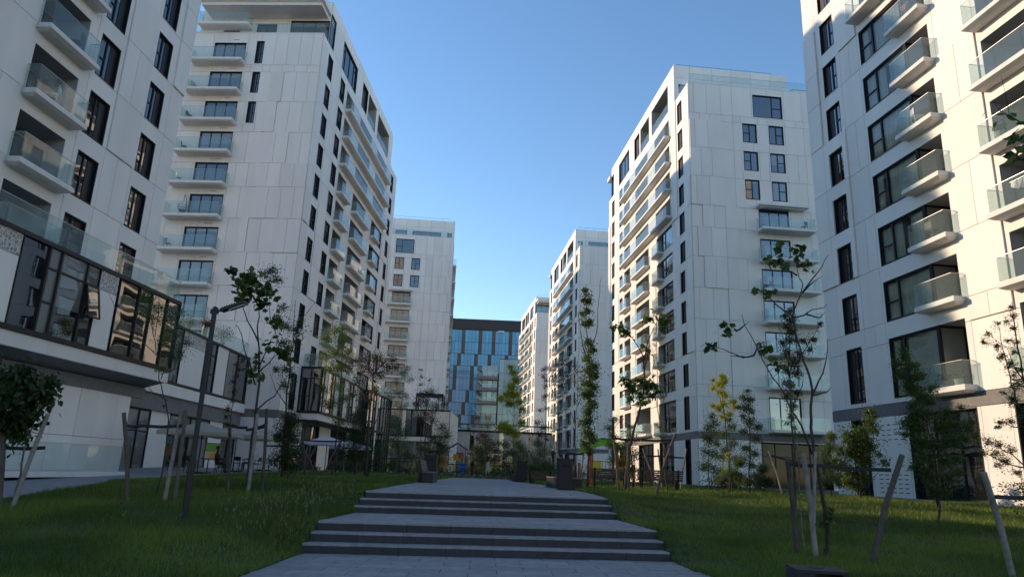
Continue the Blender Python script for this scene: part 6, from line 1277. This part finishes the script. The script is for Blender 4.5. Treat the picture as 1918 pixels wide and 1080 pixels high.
def hedge(label, pts, w, h, n, leaf, size):
    x0, y0 = pts[0]; t = thing('hedge', label, 'hedge', (x0, y0, 0)); P = []
    for _ in range(n):
        k = rng.integers(0, len(pts)-1); f = rng.random(); x = pts[k][0]+(pts[k+1][0]-pts[k][0])*f; y = pts[k][1]+(pts[k+1][1]-pts[k][1])*f
        hh = h*(.75+.25*sin(x*2.1+y)); P.append((x+rng.normal(0, w/3)-x0, y+rng.normal(0, w/3)-y0, H(x, y)+hh*rng.random()**.6))
    link('foliage', leaves_mesh('foliage', np.array(P), size, 'oval', L[leaf], rng, .3), t, kind='stuff')
    mb = MB()
    for _ in range(40):
        k = rng.integers(0, len(pts)-1); f = rng.random(); x = pts[k][0]+(pts[k+1][0]-pts[k][0])*f; y = pts[k][1]+(pts[k+1][1]-pts[k][1])*f
        mb.tube([(x-x0, y-y0, H(x, y)-.05), (x-x0+rng.normal(0, .1), y-y0, H(x, y)+h*.8)], [.012, .004], 4, cap=False)
    link('stem', mb.mesh('stem', M['bark']), t)
hedge('dark shrub border at the far end of the path', [(-12, 60), (-6, 58), (0, 57.5), (4, 57)], 1.0, .9, 5000, 'dark', .13)
hedge('low dense shrub border below the glazed bay', [(-13.5, 64), (-12.5, 56), (-10.5, 50)], 1.2, 1.4, 4500, 'dark', .13)
hedge('green shrub border behind the park benches', [(2.5, 50), (7, 52), (12, 51)], 1.2, 1.3, 4500, 'mid', .13)
hedge('shrub border at the foot of the second right tower', [(12, 42), (15, 46), (16.5, 55)], 1.0, 1.2, 3500, 'dark', .12)
hedge('dark clipped hedge at the right picture border before the lit wall', [(15.5, 22), (17.5, 21.6), (20, 21)], .7, 2.3, 7000, 'dark', .08)
hedge('reddish green shrub border behind the far playground', [(-12, 92), (-4, 95), (5, 93)], 1.5, 2.4, 5000, 'mid', .2)
hedge('ground shrubs along the left tower storefront', [(-13.4, 52), (-14.2, 47.5)], .5, .8, 1500, 'dark', .1)
# ------------------------------------------------------------------ things on balconies
Rm = lambda o, a, p: (o[0]+p[0]*cos(-a)-p[1]*sin(-a), o[1]+p[0]*sin(-a)+p[1]*cos(-a))
a2 = radians(3.2)
def onL2(v, out, z): x, y = Rm((-18.86, 58.52), a2, (-v, -out)); return (x, y, z)
t = thing('hanging_chair', 'black egg shaped hanging chair on a left tower end balcony', 'hanging chair', onL2(10.6, .6, 22.4-.0+0.02), -a2)
zt_ = T(6)-2.25; t.location.z = zt_+.06
mb = MB()
for k in range(10):
    a = k*2*pi/10; mb.tube([(cos(a)*.46*sin(q), sin(a)*.42*sin(q), .75-.55*cos(q)) for q in (.1, .6, 1.1, 1.6, 2.1)], .015, 4, cap=False)
for q in (.5, .9, 1.3, 1.7): mb.tube([(cos(a)*.46*sin(q), sin(a)*.42*sin(q), .75-.55*cos(q)) for a in np.linspace(0, 2*pi, 13)], .015, 4, cap=False)
link('basket', mb.mesh('basket', M['frame']), t)
mb = MB(); mb.tube([(.0, .45, 0), (0, .5, 1.2), (0, .35, 1.75), (0, .05, 1.9), (0, 0, 1.7), (0, 0, 1.2)], .025, 6); mb.tube([(0, 0, .02), (.0, .0, .04)], .5, 14); link('stand', mb.mesh('stand', M['frame']), t)
mb = MB(); mb.tube([(0, 0, .28), (0, 0, .4)], [.25, .34], 10); link('cushion', mb.mesh('cushion', M['cloth2']), t)
def balcony_set(label, pos, rz, col='frame'):
    t = thing('balcony_chair', label, 'chair', pos, rz, 'chairs on the tower balconies')
    mb = MB(); mb.box(-.22, .22, -.22, .22, .4, .44); link('seat', mb.mesh('seat', M[col]), t); mb = MB(); mb.box(-.22, .22, .2, .23, .5, .86); link('backrest', mb.mesh('backrest', M[col]), t)
    for x in (-.19, .19):
        for y in (-.19, .19): mb = MB(); mb.box(x-.015, x+.015, y-.015, y+.015, 0, .4); link('leg', mb.mesh('leg', M[col]), t)
fl = ['second', 'third', 'fourth', 'fifth', 'seventh', 'eighth', 'ninth']
for k, i in enumerate((2, 3, 4, 5, 7, 8, 9)):
    balcony_set('black chair at the outer end of the %s end balcony from the top, left tower' % fl[k], onL2(11.5, .55, T(i)-2.25+.06), radians(60+k*23), 'frame' if k % 3 else 'pot')
a1 = radians(-6.83)
def onR1(u, d, z): x, y = Rm((23.53, 8.79), a1, (-d, u)); return (x, y, z)
def cloth(label, u, d, z, w, h, mt, nm='laundry', cat='laundry'):
    t = thing(nm, label, cat, onR1(u, d, z), -a1)
    mb = MB(); n = 14
    for k in range(n):
        y0, y1 = w*k/n, w*(k+1)/n; f = lambda y: .05*sin(y*19)+.03*sin(y*47); g_ = lambda y: h*(.7+.3*sin(y*5+1))
        mb.quad((-f(y0), y0, 0), (-f(y1), y1, 0), (-f(y1)*1.8-.03, y1, -g_(y1)), (-f(y0)*1.8-.03, y0, -g_(y0)))
    link('cloth', mb.mesh('cloth', M[mt]), t)
    mb = MB(); mb.tube([(0, -.1, .01), (0, w+.1, .01)], .01, 5); link('drying_rail', mb.mesh('drying_rail', M['steel']), t)
# u from A end: col D loggia 14.1..19.5 ; R1 D column visible right
cloth('crumpled white and grey laundry on a right tower balcony', 16.6, .62, T(9)-2.25+.95, 1.8, .45, 'white')
cloth('big pale bag of cloth on an upper balcony of the right tower', 16.2, .55, T(6)-2.25+.95, .8, .8, 'pot', 'cloth_bag', 'bag')
cloth('pink cloth hanging on a small corner balcony of the right tower', 23.2, .5, T(5)-2.25+3.1*0+.8, .4, .4, 'pink')
# ------------------------------------------------------------------ grass blades and weeds
def grass():
    rng = np.random.default_rng(11)
    def scatter(n, x0, x1, y0, y1, pw=1.):
        x = rng.uniform(x0, x1, n); y = y0+(y1-y0)*rng.random(n)**pw; return x, y
    X = []; Y = []; Hh = []; W = []
    for (n, x0, x1, y0, y1, h, w) in ((150000, -11.5, -3.2, 8.2, 17, .085, .010), (150000, 2.6, 12.5, 8.2, 17, .085, .010), (110000, -13, -3., 17, 28, .10, .017), (120000, 2.4, 19, 17, 30, .10, .017), (60000, -14, -3.5, 28, 58, .11, .035), (60000, 1, 17, 30, 60, .11, .035)):
        x, y = scatter(n, x0, x1, y0, y1)
        d = np.sin(x*1.7+np.sin(y*.9)*2)*np.cos(y*1.3+x*.4); keep = rng.random(n) < .72+.28*d
        x, y, d = x[keep], y[keep], d[keep]
        X.append(x); Y.append(y); Hh.append(h*(.55+.9*rng.random(len(x)))*(1+.35*d)); W.append(np.full(len(x), w))
    X = np.concatenate(X); Y = np.concatenate(Y); Hh = np.concatenate(Hh); W = np.concatenate(W)
    LEx = np.interp(Y, [p[1] for p in LE], [p[0] for p in LE]); REx = np.interp(Y, [p[1] for p in RE], [p[0] for p in RE])
    pav = np.interp(Y, [p[1] for p in pv], [p[0] for p in pv])
    ok = ((X < LEx+.03) | (X > REx-.03) | (Y > 54.3)) & (X > pav+.05) & (X < 19.0-(Y-14)*.0)
    X, Y, Hh, W = X[ok], Y[ok], Hh[ok], W[ok]
    Z = np.array([H(a, b) for a, b in zip(X, Y)])
    n = len(X); a = rng.uniform(0, 2*pi, n); lean = rng.normal(0, .45, (n, 2))*Hh[:, None]
    V = np.empty((n, 3, 3)); dx = np.cos(a)*W/2; dy = np.sin(a)*W/2
    V[:, 0] = np.stack([X-dx, Y-dy, Z-.01], -1); V[:, 1] = np.stack([X+dx, Y+dy, Z-.01], -1); V[:, 2] = np.stack([X+lean[:, 0], Y+lean[:, 1], Z+Hh], -1)
    me = bpy.data.meshes.new('grass'); me.vertices.add(n*3); me.vertices.foreach_set('co', V.ravel()); me.loops.add(n*3); me.loops.foreach_set('vertex_index', np.arange(n*3))
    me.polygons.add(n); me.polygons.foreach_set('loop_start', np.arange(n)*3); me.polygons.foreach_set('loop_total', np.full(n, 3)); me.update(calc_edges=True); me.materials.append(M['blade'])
    light_patch = np.clip(.5+.9*np.sin(X*.55+1.3*np.sin(Y*.6)+.4*np.sin(X*2.3))*np.cos(Y*.75-X*.22+.5*np.sin(Y*2.1)), 0, 1)**1.3  # paler patches painted into the blade tint to imitate reflected sunlight
    at = me.attributes.new('tint', 'FLOAT', 'FACE'); at.data.foreach_set('value', np.clip(rng.random(n)**1.5*.35+.75*light_patch*rng.random(n)**.7, 0, 1).astype(np.float32))
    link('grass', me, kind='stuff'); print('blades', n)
    # weeds: tall stalks along the left bank and right of the stairs
    P = []
    for (n, x0, x1, y0, y1) in ((300, -4.9, -3.55, 12.2, 18), (60, -6.5, -4, 11.5, 20), (90, 3.2, 5.2, 15, 20), (70, 5, 9, 18, 25), (15, -10, -6, 11.5, 18), (90, -9, -3.8, 20, 32)):
        for _ in range(n): P.append((rng.uniform(x0, x1), rng.uniform(y0, y1)))
    mb = MB(); tv = []
    for x, y in P:
        if interp(LE, y)+.02 < x < interp(RE, y)-.02: continue
        z = H(x, y); h = rng.uniform(.12, .36); lx, ly = rng.normal(0, .06, 2); a = rng.uniform(0, 3)
        w = .004; c, s_ = cos(a)*w, sin(a)*w
        mb.poly([(x-c, y-s_, z), (x+c, y+s_, z), (x+lx+c*.6, y+ly+s_*.6, z+h), (x+lx-c*.6, y+ly-s_*.6, z+h)]); tv.append(.1)
        b = .011; mb.poly([(x+lx-b, y+ly, z+h), (x+lx, y+ly, z+h-.03), (x+lx+b, y+ly, z+h), (x+lx+.005, y+ly, z+h+.05)]); tv.append(rng.random()*1.)
    me = mb.mesh('weeds', M['weed']); at = me.attributes.new('tint', 'FLOAT', 'FACE'); at.data.foreach_set('value', np.array(tv, dtype=np.float32)); link('weeds', me, kind='stuff')
grass()
print('objects', len(bpy.data.objects))

# fallen leaves on the lawn and path edge
rng = np.random.default_rng(21); P = []
for _ in range(900):
    x, y = rng.uniform(-11, 11), rng.uniform(9, 26)**1.0
    if interp(LE, y)-.0 < x < interp(RE, y) : 
        if rng.random() < .93 or y < 13.9 and y > 12.9: continue
        zz = pathz(x, y)
        if abs(zz-pathz(x, y-.3)) > .01 or abs(zz-pathz(x, y+.3)) > .01: continue
        P.append((x, y, zz+.012))
    else: P.append((x, y, H(x, y)+.05))
link('fallen_leaves', leaves_mesh('fallen_leaves', np.array(P), .055, 'oval', leafmat('fallen_leaf', (.16, .10, .04), (.35, .25, .07)), rng, .0), kind='stuff')
def onR2(v, out, z): x, y = Rm((17.38, 64.52), radians(-5.59), (v, -out)); return (x, y, z)
balcony_set('white chair on a small corner balcony of the nearest right tower', onR1(23.6, .35, T(7)-2.2+.08), radians(80), 'slab')
balcony_set('black chair behind green glass low on the nearest right tower', onR1(23.5, .35, T(9)-2.2+.08), radians(100))
balcony_set('brown wooden chair on a low end balcony of the second right tower', onR2(10.9, .7, T(9)-2.25+.06), radians(150), 'slat')
balcony_set('black chair on the uppermost end balcony of the second right tower', onR2(11.2, .7, T(5)-2.25+.06), radians(200))
balcony_set('grey chair on the third end balcony of the second right tower', onR2(7.6, .7, T(7)-2.25+.06), radians(20), 'band')
for k, (u, i, lf, lb) in enumerate([(23.0, 11, 'mid', 'leafy plant behind the glass of the lowest corner balcony, nearest right tower, front one'), (23.9, 11, 'dark', 'leafy plant behind the glass of the lowest corner balcony, nearest right tower, rear one'), (18.9, 8, 'dark', 'small plant in the corner of a long right tower balcony')]):
    zz = (T(i)-2.2 if i < 11 else 5.95)+.08; p = onR1(u, .35, zz); bush(lb, p[0], p[1], p[2], .3, 220, lf, .09, 'plant', .3)
def onL1(u, d, z): x, y = Rm((-21.94, 4.06), radians(3.14), (d, u)); return (x, y, z)
balcony_set('black chair behind the glass of the upper left tower balcony', onL1(24.3, .3, T(7)-2.25+.06), radians(-80))
balcony_set('white chair behind the glass of the left tower balcony just above the bay', onL1(23.6, .3, T(8)-2.25+.06), radians(-70), 'slab')
